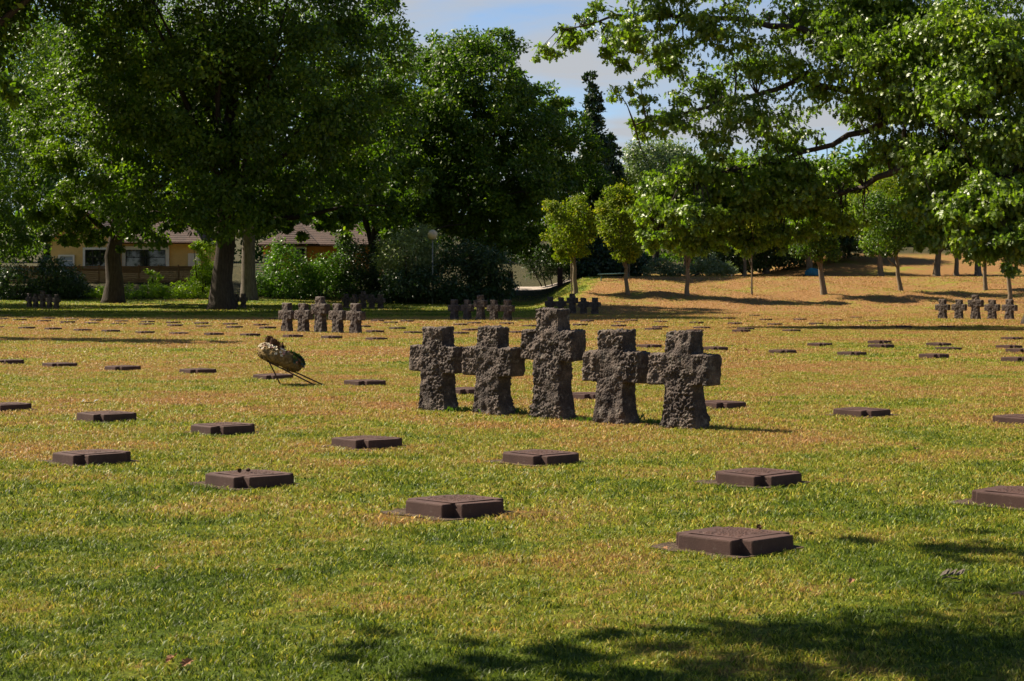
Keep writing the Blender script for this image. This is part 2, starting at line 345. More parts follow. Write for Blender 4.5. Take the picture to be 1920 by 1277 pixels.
ROWS = {
 'front row of flat grave markers on the near grass': [(172,873),(468,917),(853,973),(1377,1043),(2104,1139)],
 'second row of flat grave markers, just in front of the five near crosses': [(8,772),(200,792),(418,816),(688,843),(1014,873),(1422,914),(1915,955)],
 'third row of flat grave markers, level with the wreath': [(14,683),(112,689),(230,695),(371,701),(512,712),(684,724),(872,740),(1103,750),(1350,767),(1616,782),(1918,797)],
 'fourth row of flat grave markers on the left lawn, behind the wreath': [(-8,615),(50,617),(100,619),(155,621),(208,623),(272,625.5),(335,627),(401,629),(469,631),(549,633),(622,635.5),(706,638)],
 'fifth row of flat grave markers on the left lawn': [(4,599.5),(37,601),(83,603.5),(127,606),(172,607.5),(223,608.5),(275,610),(328,612),(382,613.5),(440,615.5),(502,617)],
 'farthest row of flat grave markers on the left lawn, along the edge of the shade': [(12,593),(51,596.5),(92,598.5),(135,600),(181,602),(228,603.5),(277,605),(325,606.5),(378,608),(432,609.5),(490,611),(602,601),(515,599)],
 'scattered flat grave markers on the lawn left of the five near crosses': [(703,624),(680,614),(745,617.5),(774,625.5),(708,603),(733,606.5),(764,604)],
 'small far markers seen between the heads of the near crosses': [(862,627),(882,620.5),(864,610.5),(889,607),(950,608),(994,613),(970,625),(1101,603.5),(1088,611),(1164,605),(1160,613)],
 'far flat markers on the lawn above the fourth and fifth near crosses': [(1184,602.5),(1240,604.5),(1238,615),(1225,619.5),(1217,653),(1306,607),(1316,616.5),(1303,621.5),(1340,657.5)],
 'far flat markers in front of the bank, right of the near crosses': [(1367,598.5),(1378,608.5),(1436,601),(1415,593),(1453,610),(1398,618.5),(1390,623),(1484,622),(1500,600.5),(1530,609),(1569,601.5)],
 'flat markers in the middle of the right lawn': [(1537,649.5),(1467,663),(1597,667),(1649,645),(1652,652.5),(1760,649.5),(1778,656.5),(1751,672),(1898,637.5),(1892,654),(1912,661.5),(1907,679)],
 'far flat markers in the strip of shade before the right hand crosses': [(1605,596.5),(1640,603),(1610,615),(1695,615),(1775,614.5)],
}
NUM = ['leftmost','second','third','fourth','fifth','sixth','seventh','eighth','ninth','tenth','eleventh','twelfth','thirteenth','fourteenth']
markers = []; k = 0
SPECIAL = {(468,917): 'dark brown grave marker with two pine cones lying on its top, second in the front row',
           (1377,1043): 'largest, nearest brown grave marker, one pine cone on its top, right of centre',
           (853,973): 'brown grave marker at the middle of the front row, below the five near crosses',
           (172,873): 'brown grave marker at the left end of the front row'}
for ri, (rowname, pts) in enumerate(ROWS.items()):
    pts = sorted(pts)
    for i, (px, py) in enumerate(pts):
        p = G(px, py)
        cx, cy = p.x*(1+.33/p.y), p.y+.33
        sink = random.uniform(0, .03) if p.y > 40 else random.uniform(0, .012)
        if ri == 2: sink = .015
        lab = SPECIAL.get((px, py)) or ('%s from the left in the %s' % (NUM[i], rowname) if i else 'leftmost in the %s' % rowname)
        if len(lab.split()) > 16: lab = ' '.join(lab.split()[:16])
        t = empty('grave_marker', (cx, cy, tz(cx, cy)-sink), -TH + random.uniform(-.03, .03), lab, 'grave marker', rowname if len(rowname) < 90 else None)
        t.rotation_euler.x = random.uniform(-.012, .012); t.rotation_euler.y = random.uniform(-.012, .012)
        link('stone', mk_mesh[k % 5], t)
        if p.y < 70: link('inscription', lt_mesh[k % 5], t)
        markers.append((cx, cy, p.y)); k += 1
# bare soil round the near markers
def soil_beds():
    vs_, fs_ = [], []
    for (cx, cy, d) in markers:
        if d > 24: continue
        rg = random.Random(int(cx*100)); b = len(vs_); n = 28; ox = -.06 if d < 16 else 0
        vs_.append((cx+ox, cy, .004))
        for i in range(n):
            t = 2*math.pi*i/n; a = t+TH; r = .335/max(abs(math.cos(a)), abs(math.sin(a)))*(1+rg.uniform(-.08, .10)); r = min(r, .50)
            vs_.append((cx+ox+math.cos(t)*r, cy+math.sin(t)*r, .004+rg.uniform(0, .004)))
        for i in range(n): fs_.append((b, b+1+i, b+1+(i+1) % n))
    me = bpy.data.meshes.new('soil'); me.from_pydata(vs_, [], fs_); return me
tag(link('soil', soil_beds(), None, M['soil']), kind='structure')
# ------------------------------------------------------------------ basalt crosses
def cross_outline(tall):
    if tall: H, at, ab, hw, w0, w1, w2 = 1.30, 1.045, .68, .425, .185, .205, .285
    else:    H, at, ab, hw, w0, w1, w2 = 1.06, .803, .475, .43, .19, .20, .275
    return H, at, ab, hw, w0, w1, w2
def rock_cross(seed, tall, vox, rough=1.0):
    H, at, ab, hw, w0, w1, w2 = cross_outline(tall); rg = random.Random(seed); j = lambda s=.012: rg.uniform(-s, s)
    T = .118
    bm = bmesh.new()
    def block(rings):
        """closed block through horizontal rings (half width left, right, half depth, height)"""
        vv = [[bm.verts.new(p) for p in ((-l, -t, z), (r, -t, z), (r, t, z), (-l, t, z))] for l, r, t, z in rings]
        bm.faces.new(list(reversed(vv[0]))); bm.faces.new(vv[-1])
        for a, b_ in zip(vv, vv[1:]):
            for i in range(4): bm.faces.new((a[i], a[(i+1)%4], b_[(i+1)%4], b_[i]))
    block([(w2+j(), w2+j(), T*1.12, -.08), (w1+(w2-w1)*.5+j(.006), w1+(w2-w1)*.5+j(.006), T*1.03, ab*.3), (w1+(w2-w1)*.15, w1+(w2-w1)*.15+j(.006), T*.99, ab*.65), (w1, w1, T*.97, ab+.05), (w0+.008, w0+.008, T*.95, at-.03), (w0+j(.006), w0+j(.006), T*.93, at+.04), (w0+j(), w0+j(), T*.88, H+j(.015))])
    block([(hw+j(), hw+j(), T*.985, ab+j()), (hw+j(), hw+j(), T*1.0, at+j())])
    me = bpy.data.meshes.new('tmp'); bm.to_mesh(me); bm.free()
    ob = bpy.data.objects.new('tmp', me); C.objects.link(ob)
    rm = ob.modifiers.new('r', 'REMESH'); rm.mode = 'VOXEL'; rm.voxel_size = vox
    sm = ob.modifiers.new('s', 'SMOOTH'); sm.iterations = max(3, int(11*.012/vox)); sm.factor = .5
    dg = bpy.context.evaluated_depsgraph_get(); me2 = bpy.data.meshes.new_from_object(ob.evaluated_get(dg))
    bpy.data.objects.remove(ob)
    nv = len(me2.vertices); co = np.empty(nv*3, np.float32); no = np.empty(nv*3, np.float32)
    me2.vertices.foreach_get('co', co); me2.vertices.foreach_get('normal', no); co = co.reshape(-1, 3); no = no.reshape(-1, 3)
    off = Vector((seed*3.1, seed*1.7, seed*.9)); out = co.copy()
    for i in range(nv):
        p = Vector(co[i]) + off; side = abs(no[i][1])
        amt = (.12 + .88*side)*rough if no[i][2] < .6 else .8*rough
        lo = noise.noise(p*3.3)*.020+noise.noise(p*7)*.008; m = max(0, min(1.3, .55+noise.noise(p*2.6)*1.3)); d = noise.noise(p*4.5)*.012 + noise.noise(p*11)*.020 + (abs(noise.noise(p*21))-.25)*.034*m + noise.noise(p*42)*.013*(.3+m) + noise.noise(p*80)*.006 + noise.noise(p*3)*.010
        out[i] = co[i] + no[i]*(d*amt+lo*.8)
    me2.vertices.foreach_set('co', out.ravel()); me2.name = 'stone_cross'; me2.materials.clear(); me2.materials.append(M['basalt'])
    me2.polygons.foreach_set('use_smooth', [True]*len(me2.polygons)); me2.update(); return me2
def stone_cross(loc, me, label, group, dr=0):
    o = link('stone_cross', me); o.location = loc; o.rotation_euler = (random.uniform(-.012, .012), random.uniform(-.012, .012), -TH+dr)
    return tag(o, label, 'cross', group)
near = [(818,771),(920,777),(1041,787),(1158,791),(1285,805)]
nl = ['leftmost short basalt cross of the near group of five', 'short basalt cross standing just left of the tall middle one, near group', 'tall middle basalt cross of the near group of five', 'short basalt cross standing just right of the tall middle one, near group', 'rightmost and nearest short basalt cross of the near group of five']
near_pos = []
for i, (px, py) in enumerate(near):
    q = Vector((.478+.707*(i-2), 20.75-.722*(i-2)+(.05 if i == 2 else 0), 0)); near_pos.append(q)
    stone_cross(q, rock_cross(i+1, i == 2, .0080), nl[i], 'near group of five basalt crosses')
far_s = [rock_cross(11+i, False, .022, 1.15) for i in range(2)]; far_t = rock_cross(14, True, .022, 1.15)
GR = [((601,623.3), 'group of five crosses behind the wreath'), ((901,600.3), 'group of five crosses behind the two left near crosses'), ((1073,588), 'shaded group of five crosses above the tall near cross'),
      ((1829,598.5), 'dark group of five crosses at the right edge'), ((80,577.5), 'dark shaded group of five crosses at the left edge'), ((681,578.5), 'dark shaded group of five crosses before the hedge'), ((427,576), 'dark group of crosses half hidden behind the thick oak trunk')]
for (px, py), gname in GR:
    c = G(px, py)
    for kk in range(-2, 3):
        x, y = c.x+kk*1.01*math.cos(TH), c.y-kk*1.01*math.sin(TH)
        lab = {-2: 'leftmost small cross of the ', -1: 'second cross from the left in the ', 0: 'tall middle cross of the ', 1: 'fourth cross from the left in the ', 2: 'rightmost small cross of the '}[kk] + gname
        stone_cross((x, y, tz(x, y)-.01), far_t if kk == 0 else far_s[kk % 2], ' '.join(lab.split()[:16]), gname, random.uniform(-.04, .04))
# ------------------------------------------------------------------ grass blades
def blades(name, y0, y1, dens, hgt, wid, seed, segs=2):
    rg = np.random.default_rng(seed); area_w = lambda y: y*.32+2.4
    n = int(dens*(area_w(y0)+area_w(y1))*(y1-y0)); Y = rg.uniform(y0, y1, int(n*1.6)); W = area_w(Y); keep = rg.uniform(0, area_w(y1), len(Y)) < W
    Y = Y[keep][:n]; X = rg.uniform(-1, 1, len(Y))*area_w(Y)
    c, s = math.cos(TH), math.sin(TH)
    for mx_, my_, d in markers:
        if d > 34: continue
        dx, dy = X-mx_, Y-my_; u, v = dx*c-dy*s, dx*s+dy*c; q = .30 if d > 16 else .335
        ins = (np.abs(u) < q) & (np.abs(v) < q)
        left = (d < 24) & (dx < -.25) & (dx > -.50) & (np.abs(dy-.02) < .05*(1+(d < 13)))
        X = np.where(ins | left, 1e6, X)
    for q in near_pos:
        dx, dy = X-q.x, Y-q.y; u, v = dx*c-dy*s, dx*s+dy*c; X = np.where((np.abs(u) < .27) & (np.abs(v) < .11), 1e6, X)
    k_ = X < 1e5; X, Y = X[k_], Y[k_]
    def wav(f, sd):                               # cheap lumpy noise over the ground
        r2 = np.random.default_rng(sd); o = 0
        for _ in range(7): th, ph, ff = r2.uniform(0, 6.28), r2.uniform(0, 6.28), f*r2.uniform(.6, 1.6); o = o+np.sin((X*np.cos(th)+Y*np.sin(th))*ff+ph)
        return o/3.7
    fq = 1 if y0 < 19 else .45
    cl = .6*wav(38*fq, 5)+.5*wav(17*fq, 6)+.35*wav(5*fq, 8); k_ = rg.uniform(0, 1, len(X)) < np.clip(.66+.42*cl, .10, 1); X, Y, cl = X[k_], Y[k_], cl[k_]; n = len(X)
    Z = terr(X, Y); h = hgt*rg.uniform(.45, 1.2, n)*np.clip(1+.45*cl, .4, 1.7); w = wid*rg.uniform(.6, 1.3, n); a = rg.uniform(0, 2*np.pi, n); lean = rg.uniform(.3, 1.9, n)*h; b = rg.uniform(0, 2*np.pi, n)
    sx, sy = np.cos(a)*w/2, np.sin(a)*w/2; lx, ly = np.cos(b)*lean, np.sin(b)*lean
    v = np.zeros((n, 5, 3)); v[:,0] = np.stack([X-sx, Y-sy, Z-.004], -1); v[:,1] = np.stack([X+sx, Y+sy, Z-.004], -1)
    v[:,2] = np.stack([X+sx*.8+lx*.35, Y+sy*.8+ly*.35, Z+h*.6], -1); v[:,3] = np.stack([X-sx*.8+lx*.35, Y-sy*.8+ly*.35, Z+h*.6], -1)
    v[:,4] = np.stack([X+lx, Y+ly, Z+h*.95], -1)
    b0 = np.arange(n)[:,None]*5; f = np.concatenate([b0+np.array([[0,1,2]]), b0+np.array([[0,2,3]]), b0+np.array([[3,2,4]])], 1).reshape(-1, 3)
    return np_mesh(name, v.reshape(-1, 3), f, np.repeat(rg.uniform(0, 1, n), 3))
for nm, a in (('near', (5.8, 11, 7800, .022, .0052, 1)), ('mid', (11, 19, 3400, .026, .0075, 2)), ('beyond', (19, 36, 1500, .030, .011, 3)), ('far', (36, 75, 330, .036, .020, 4)), ('farthest', (75, 118, 70, .055, .035, 5)), ('bank', (118, 158, 34, .075, .05, 6))):
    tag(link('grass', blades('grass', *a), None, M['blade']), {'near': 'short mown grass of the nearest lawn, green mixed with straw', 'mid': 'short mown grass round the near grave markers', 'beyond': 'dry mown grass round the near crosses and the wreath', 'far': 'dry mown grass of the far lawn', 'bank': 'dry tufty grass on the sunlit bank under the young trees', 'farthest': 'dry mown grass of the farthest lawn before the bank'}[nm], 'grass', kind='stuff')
def tuft(cx, cy, n, r, h, seed, label):
    rg = random.Random(seed); mb = MB()
    for i in range(n):
        x, y = cx+rg.gauss(0, r), cy+rg.gauss(0, r*.4); a = rg.uniform(0, 6.28); hh = h*rg.uniform(.5, 1.2); w = .007; l = hh*rg.uniform(.2, .8); b = rg.uniform(0, 6.28)
        p = [(x-w*math.cos(a)/2, y-w*math.sin(a)/2, 0), (x+w*math.cos(a)/2, y+w*math.sin(a)/2, 0), (x+w*.4*math.cos(a)+l*.4*math.cos(b), y+w*.4*math.sin(a)+l*.4*math.sin(b), hh*.7), (x+l*math.cos(b), y+l*math.sin(b), hh*.9)]
        mb.poly(p)
    tag(mb.build('grass_tuft', M['tuft']), label, 'grass tuft', kind='stuff')
M['tuft'] = leaf_mat('long_grass', (.07,.13,.010), (.15,.22,.02), trans=.35)
for i, (px, py, n, r, h, lab) in enumerate([(960,777,150,.16,.09,'long green grass growing right of the second near cross'), (1180,793,120,.10,.12,'tallest green grass tuft at the foot of the fourth near cross'), (1110,791,90,.12,.06,'low green grass between the tall cross and the fourth cross'), (870,772,90,.12,.07,'short green grass between the first and second near crosses'), (1230,795,70,.1,.06,'thin green grass between the fourth and fifth near crosses')]):
    q = G(px, py); tuft(q.x, q.y, n, r, h, i, lab)
# ------------------------------------------------------------------ foliage
def foliage(name, blobs, n, size, mat, seed=0, clump=.22, shell=.72, per=40, droop=.3, parent=None, aspect=.55, lobed=False, flat=.7, fill=.22):
    """blobs: (x,y,z,rx,ry,rz[,weight]); leaves gathered in clumps on the blobs' outer shells"""
    rg = np.random.default_rng(seed+100); B = np.array([list(b[:6]) for b in blobs], float)
    wgt = np.array([(b[6] if len(b) > 6 else 1)*(b[3]*b[5]+b[3]*b[4]) for b in blobs]); wgt = wgt/wgt.sum()
    nc = max(6, n//per); bi = rg.choice(len(B), int(nc*1.8), p=wgt)
    d = rg.normal(size=(len(bi), 3)); d /= np.linalg.norm(d, axis=1)[:,None]
    rr = rg.uniform(shell, 1.04, len(bi))[:,None]; cc = B[bi,:3] + d*B[bi,3:]*rr
    deep = np.zeros(len(bi), bool)                    # leave out clumps buried inside a neighbour
    for j in range(len(B)):
        q = np.sum(((cc-B[j,:3])/B[j,3:])**2, 1); deep |= (q < .42) & (bi != j)
    cc, bi, d = cc[~deep][:nc], bi[~deep][:nc], d[~deep][:nc]; nc = len(cc)
    ci = rg.integers(0, nc, n); rad = np.minimum(B[bi,3], B[bi,5])*clump*rg.uniform(.6, 1.5, nc)
    g_ = rg.normal(size=(n, 3)); g_ /= np.maximum(np.linalg.norm(g_, axis=1)[:,None], 1e-6); g_ *= rg.uniform(0, 1, n)[:,None]**fill; g_[:,2] *= flat
    p = cc[ci] + g_*rad[ci][:,None]*1.5
    ax = rg.normal(size=(n, 3)); ax[:,2] -= droop*2; ax += d[ci]*.6; ax /= np.linalg.norm(ax, axis=1)[:,None]
    nn = rg.normal(size=(n, 3))*.55 + d[ci]*.4 + g_*.9; nn[:,2] += .45
    sd_ = np.cross(ax, nn); sd_ /= np.maximum(np.linalg.norm(sd_, axis=1)[:,None], 1e-6)
    up = np.cross(sd_, ax); L = size*rg.uniform(.65, 1.3, n)[:,None]; W = L*aspect
    if lobed:
        # pointed lobes either side of a midrib
        prof = [(0,0),(.22,.12),(.20,.42),(.42,.16),(.50,.60),(.66,.15),(.78,.34),(1,0)]
        pts = [(t, s_) for t, s_ in prof] + [(t, -s_) for t, s_ in prof[-2:0:-1]]; kk = len(pts)
        v = np.stack([p + ax*L*t + sd_*W*s_*1.25 + up*L*(-.35*abs(s_) - .18*t*t) for t, s_ in pts], 1)
        b0 = np.arange(n)[:,None]*kk
        tri = []
        m_ = len(prof)
        for i in range(m_-1):
            a1, a2 = i, i+1; c1, c2 = (kk-i) % kk, (kk-i-1) % kk
            if i == 0: tri.append((0, 1, kk-1))
            elif i == m_-2: tri.append((i, i+1, c1))
            else: tri += [(a1, a2, c2), (a1, c2, c1)]
        f = np.concatenate([b0+np.array([t]) for t in tri], 1).reshape(-1, 3); per_f = len(tri)
    else:
        v = np.stack([p, p+ax*L*.5+sd_*W*.5-up*L*.06, p+ax*L-up*L*.12, p+ax*L*.5-sd_*W*.5-up*L*.06], 1)
        f = (np.arange(n)[:,None]*4+np.array([[0,1,2,3]])); per_f = 1
    me = np_mesh(name, v.reshape(-1, 3), f, np.repeat(np.clip(rg.normal(.5, .22, n) + rg.normal(0, .12, nc)[ci], 0, 1), per_f))
    return link(name, me, parent, mat), cc
def limbs(mb, base, top, ends, r0, seed, n=10, flare=1.5):
    """tapered trunk from base to top with limbs reaching to the given ends"""
    rg = random.Random(seed); base, top = Vector(base), Vector(top); H = (top-base).length
    pts, rad = [], []
    for i in range(9):
        t = i/8; w = .02*H*(1-abs(2*t-1))
        pts.append(base.lerp(top, t)+Vector((rg.uniform(-w, w), rg.uniform(-w, w), 0)) if 0 < i < 8 else base.lerp(top, t))
        rad.append(r0*((1-.72*t) + (flare-1)*max(0, 1-t*9)**2))
    pts.insert(1, base.lerp(top, .035)); rad.insert(1, r0*(1+(flare-1)*.35))
    mb.tube(pts, rad, n, .05, seed)
    for e in ends:
        e = Vector(e); t = rg.uniform(.30, .92); s = base.lerp(top, t); rr = r0*(1-.72*t)*rg.uniform(.45, .65)
        if e.z < s.z-1: s = base.lerp(top, max(.25, min(.9, (e.z-1.5-base.z)/max(H, 1))))
        mid = s.lerp(e, .5)+Vector((rg.uniform(-.06, .06)*H*.5, rg.uniform(-.06, .06)*H*.5, .05*H*rg.uniform(-.3, 1)))
        mb.tube([s, s.lerp(mid, .5), mid, mid.lerp(e, .5)+Vector((0, 0, .02*H)), e], [rr, rr*.8, rr*.55, rr*.35, rr*.12], 6, .06, seed+1)
def tree(name, base, top, blobs, n, size, lm, bk, r0, label, cat='tree', group=None, seed=0, nl=14, **kw):
    t = empty(name, (base[0], base[1], base[2]), 0, label, cat, group); b0 = Vector(base)
    bl = [(b[0]-b0.x, b[1]-b0.y, b[2]-b0.z) + tuple(b[3:]) for b in blobs]
    fo, cc = foliage('crown', bl, n, size, lm, seed, parent=t, **kw)
    mb = MB(); rg = random.Random(seed); ends = [tuple(Vector(cc[rg.randrange(len(cc))])*.96) for _ in range(nl)]
    limbs(mb, (0, 0, -.3), tuple(Vector(top)-b0), ends, r0, seed); mb.build('trunk', bk, t, True)
    return t
def pb(px, py, Y, r, ry=None, rz=None, w=1):
    """blob of foliage: centre through a photo pixel at distance Y, radius in photo pixels there"""
    p = P(px, py, Y); s = Y/F; return (p.x, p.y, p.z, r*s, (ry if ry else r)*s, (rz if rz else r)*s, w)
# --- big oaks at the left
b = G(415, 581); Y = b.y
tree('oak_tree', b, P(440, 60, Y), [pb(300,330,Y-3,120),pb(420,330,Y-6,120),pb(520,300,Y-3,130),pb(620,330,Y,120,None,90),pb(690,250,Y+1,110),pb(560,180,Y-6,150),pb(420,190,Y-8,150),pb(290,170,Y-4,140),pb(640,110,Y,130),pb(520,40,Y-3,150),pb(370,20,Y-4,160),pb(240,30,Y,150),pb(450,-40,Y,150),pb(600,-20,Y+2,110),pb(300,-60,Y,150),pb(680,10,Y+2,80),pb(722,20,Y,28,None,20,.5),pb(700,380,Y+2,70,None,40),pb(560,395,Y-2,80,None,40),pb(470,400,Y+3,70,None,40),pb(340,400,Y+2,60,None,35),pb(755,330,Y+4,60),pb(600,422,Y-1,60,None,30),pb(680,424,Y,60,None,28),pb(640,405,Y+1,60,None,30),pb(520,410,Y-1,50,None,22),pb(290,415,Y-3,50,None,24)],
     120000, .34, M['oak'], M['bark'], .84, 'huge dark oak with the thickest trunk, standing left of centre in front of the house', seed=1, nl=26, clump=.17, per=190)
b = G(213, 568); Y = b.y
tree('oak_tree', b, P(220, 200, Y), [pb(200,400,Y-5,80,None,55),pb(110,350,Y-6,70),pb(290,300,Y-8,110),pb(190,290,Y-8,100),pb(260,200,Y-5,110),pb(360,250,Y-6,90),pb(120,420,Y-6,55,None,40),pb(330,370,Y-9,75,None,50),pb(240,440,Y-6,45,None,28),pb(160,440,Y-6,35,None,24),pb(130,230,Y-2,90),pb(220,110,Y,110),pb(390,380,Y-9,50,None,40)],
     80000, .30, M['oak_lit'], M['bark'], .80, 'oak with brighter low hanging leaves and dark trunk in front of the yellow wall', seed=2, nl=18, clump=.18, per=190)
b = G(466, 563); Y = b.y
tree('oak_tree', b, P(470, 150, Y), [pb(480,380,Y,80,None,40),pb(520,250,Y+2,130),pb(430,200,Y+2,130),pb(600,300,Y+3,100),pb(500,100,Y+2,130)],
     22000, .42, M['oak'], M['bark_grey'], .66, 'oak with a paler grey trunk standing behind and right of the thickest trunk', seed=3, nl=10)
# --- wood behind the houses, left
for i, (px, Yd, w, top, nm) in enumerate([(-40,245,120,-60,'dark tall tree rising behind the yellow house at the left edge'), (90,250,120,-90,'tall tree standing behind the yellow house, second from left edge'), (260,250,120,-60,'tall tree standing behind the yellow house roof'), (640,245,130,60,'dark tall tree standing behind the orange house')]):
    b = Vector(((px-960)/F*Yd, Yd, tz((px-960)/F*Yd, Yd)))
    tree('woodland_tree', b, P(px, top+120, Yd), [pb(px,top+80,Yd,w),pb(px-60,top+200,Yd-3,w*.9),pb(px+70,top+190,Yd-2,w*.9),pb(px,top+310,Yd-4,w),pb(px-70,top+390,Yd-2,w*.7),pb(px+60,top+400,Yd-2,w*.7)],
         30000, .5, M['wood'], M['bark'], .7, nm, group='tall trees behind the houses', seed=10+i, nl=8)
b = Vector((-52, 165, tz(-52, 165)))
tree('oak_tree', b, P(-60, 200, 165), [pb(-40,300,160,90),pb(-90,200,160,90),pb(-20,440,160,70,None,50),pb(40,440,163,60,None,40),pb(-30,370,158,60),pb(0,120,170,120),pb(60,140,172,80)],
     34000, .34, M['oak_lit'], M['bark'], .6, 'tree at the left edge whose low leaves hang over the wooden fence', seed=20, nl=9)
# --- central wood
cen = [(790,560,182,[(790,200,90),(760,290,90),(830,290,90),(790,380,80),(840,150,60),(770,140,60)],'broad leafy tree left of the gap of sky, behind the lamp'),
       (890,556,178,[(890,170,100),(850,120,60),(930,120,60),(880,260,100),(950,260,90),(900,350,100),(990,200,55),(960,340,90),(870,110,42),(925,95,35)],'tallest rounded broadleaf tree of the wood at the centre'),
       (925,552,182,[(1000,330,80),(1050,280,62),(1040,370,70),(1052,222,40),(1025,250,56),(1085,300,50),(1105,390,60),(1145,430,50),(1010,420,70),(1085,360,60),(1060,430,60)],'lower dark tree between the central wood and the pointed poplar'),
       (700,556,176,[(680,300,90),(740,360,80),(660,390,70),(700,220,80),(740,395,40),(800,385,44),(870,395,50),(930,430,50)],'dark tree just behind the corner of the orange house')]
for i, (px, py, Yd, bl, nm) in enumerate(cen):
    Yd -= 18
    b = Vector(((px-960)/F*Yd, Yd, tz((px-960)/F*Yd, Yd)))
    tree('woodland_tree', b, P(px, bl[0][1], Yd), [pb(x, y, Yd+((j*37) % 7)-3, r) for j, (x, y, r) in enumerate(bl)], [40000,62000,30000,34000][i], .34, M['wood'], M['bark'], .55, nm, group='broadleaf trees of the central wood', seed=30+i, nl=10, clump=.20, per=170)
for i, (px, top, bot, r, Yd, nm) in enumerate([(1112,152,500,30,170,'tall pointed dark poplar rising above the central wood'), (1148,265,500,24,172,'shorter pointed poplar just right of the tall one')]):
    b = Vector(((px-960)/F*Yd, Yd, tz((px-960)/F*Yd, Yd))); n = 9
    bl = [pb(px+((j*29) % 11-5), top+12+(bot-top)*j/n, Yd, r*min(1, .34+.16*j), None, 34) for j in range(n)]
    tree('poplar_tree', b, P(px, top+15, Yd), bl, 16000, .36, M['poplar'], M['bark'], .4, nm, group='dark poplars', seed=40+i, nl=6, droop=-.5, clump=.35)
# --- far wood closing the view
fb = []
rg = random.Random(8)
for i in range(46):
    x = -95+i*4.4; y = 232+rg.uniform(-6, 6); fb.append((x, y, tz(x, y)+rg.uniform(2, 5), 5, 4, 6.5, 1)); fb.append((x+2, y+6, tz(x, y)+rg.uniform(7, 10), 5, 4, 5, 1))
fo, cc = foliage('far_wood', fb, 60000, .75, M['wood'], 60, clump=.3); tag(fo, 'dark far wood seen in the gaps behind the houses and the nearer trees', 'wood', kind='stuff')
# --- right background
for i, (px, Yd, bl, mt, nm) in enumerate([
  (1230,205,[(1210,300,35),(1250,310,45),(1200,340,35),(1275,330,40),(1235,370,60)],'willow','pale grey green willow standing beyond the bank right of the poplars'),
  (1330,190,[(1330,430,70),(1290,400,60),(1380,420,60),(1330,350,55)],'wood','dark tree behind the young trees, left part of the bank'),
  (1450,190,[(1450,420,70),(1410,380,60),(1500,400,60),(1450,340,50),(1450,470,50)],'wood','dark tree behind the young trees, middle of the bank'),
  (1580,205,[(1580,400,60),(1550,360,40),(1620,370,50),(1585,430,60)],'wood','tree behind the bank below the small gap of sky'),
  (1680,200,[(1670,340,50),(1640,370,50),(1700,400,60),(1650,420,60),(1670,300,30)],'wood','tree with sparse top behind the bank, right of the gap of sky'),
  (1810,210,[(1810,380,70),(1770,330,60),(1870,350,70),(1940,380,80),(1850,420,60)],'wood','dark tree behind the bank near the right edge')]):
    b = Vector(((px-960)/F*Yd, Yd, tz((px-960)/F*Yd, Yd)))
    tree('woodland_tree', b, P(px, bl[0][1], Yd), [pb(x, y, Yd+((j*37) % 5)-2, r) for j, (x, y, r) in enumerate(bl)], 22000, .34, M[mt], M['bark'], .4, nm, group='trees beyond the bank', seed=50+i, nl=8, clump=.3)
# --- young trees on the bank
yt = [(1080,551,[(1068,430,44,48),(1045,395,24,28),(1092,392,26,28),(1068,470,32,24),(1108,420,16,30),(1040,450,18,26)],10,'round crowned young maple at the left end of the bank','maple'),
      (1178,553,[(1165,425,42,50),(1145,395,24,34),(1190,390,26,36),(1160,365,22,24),(1170,465,30,24)],9,'second young maple on the bank with yellowing left side','maple'),
      (1288,553,[(1290,430,40,44),(1270,400,28,30),(1320,400,30,30)],10,'third young tree on the bank, its trunk tied near the ground','maple'),
      (1410,553,[(1408,440,27,34),(1396,425,16,20),(1425,430,16,20)],4,'thinnest young tree on the bank with a small yellow green crown','maple'),
      (1545,552,[(1530,420,46,52),(1500,390,30,34),(1560,390,34,40),(1520,460,34,26),(1550,470,24,30)],13,'young tree with a stout trunk in the middle of the bank','wood'),
      (1690,546,[(1670,420,50,52),(1640,400,34,38),(1710,400,36,40),(1660,460,40,26)],10,'young dark crowned tree on the bank, straight grey trunk','wood'),
      (1848,544,[(1845,420,42,50),(1820,400,30,34),(1870,400,32,36),(1850,470,26,26)],9,'slim young tree on the bank, second from the right edge','maple'),
      (1894,566,[(1890,420,52,56),(1860,440,34,40),(1925,430,40,44),(1890,475,44,26)],10,'young tree standing behind the right hand group of crosses','wood')]
for i, (px, py, bl, tw, nm, mt) in enumerate(yt):
    b = G(px, py); Yd = b.y
    tree('young_tree', b, P(bl[0][0], bl[0][1]-20, Yd), [pb(x, y, Yd+((j*3) % 3-1)*.6, r*.88, None, rz*.92) for j, (x, y, r, rz) in enumerate(bl)], 11000 if i != 3 else 3500, .20, M[mt], M['bark_young'], tw*.5*Yd/F*.95, nm, group='young trees on the bank', seed=70+i, nl=8, clump=.36, shell=.6, per=130)
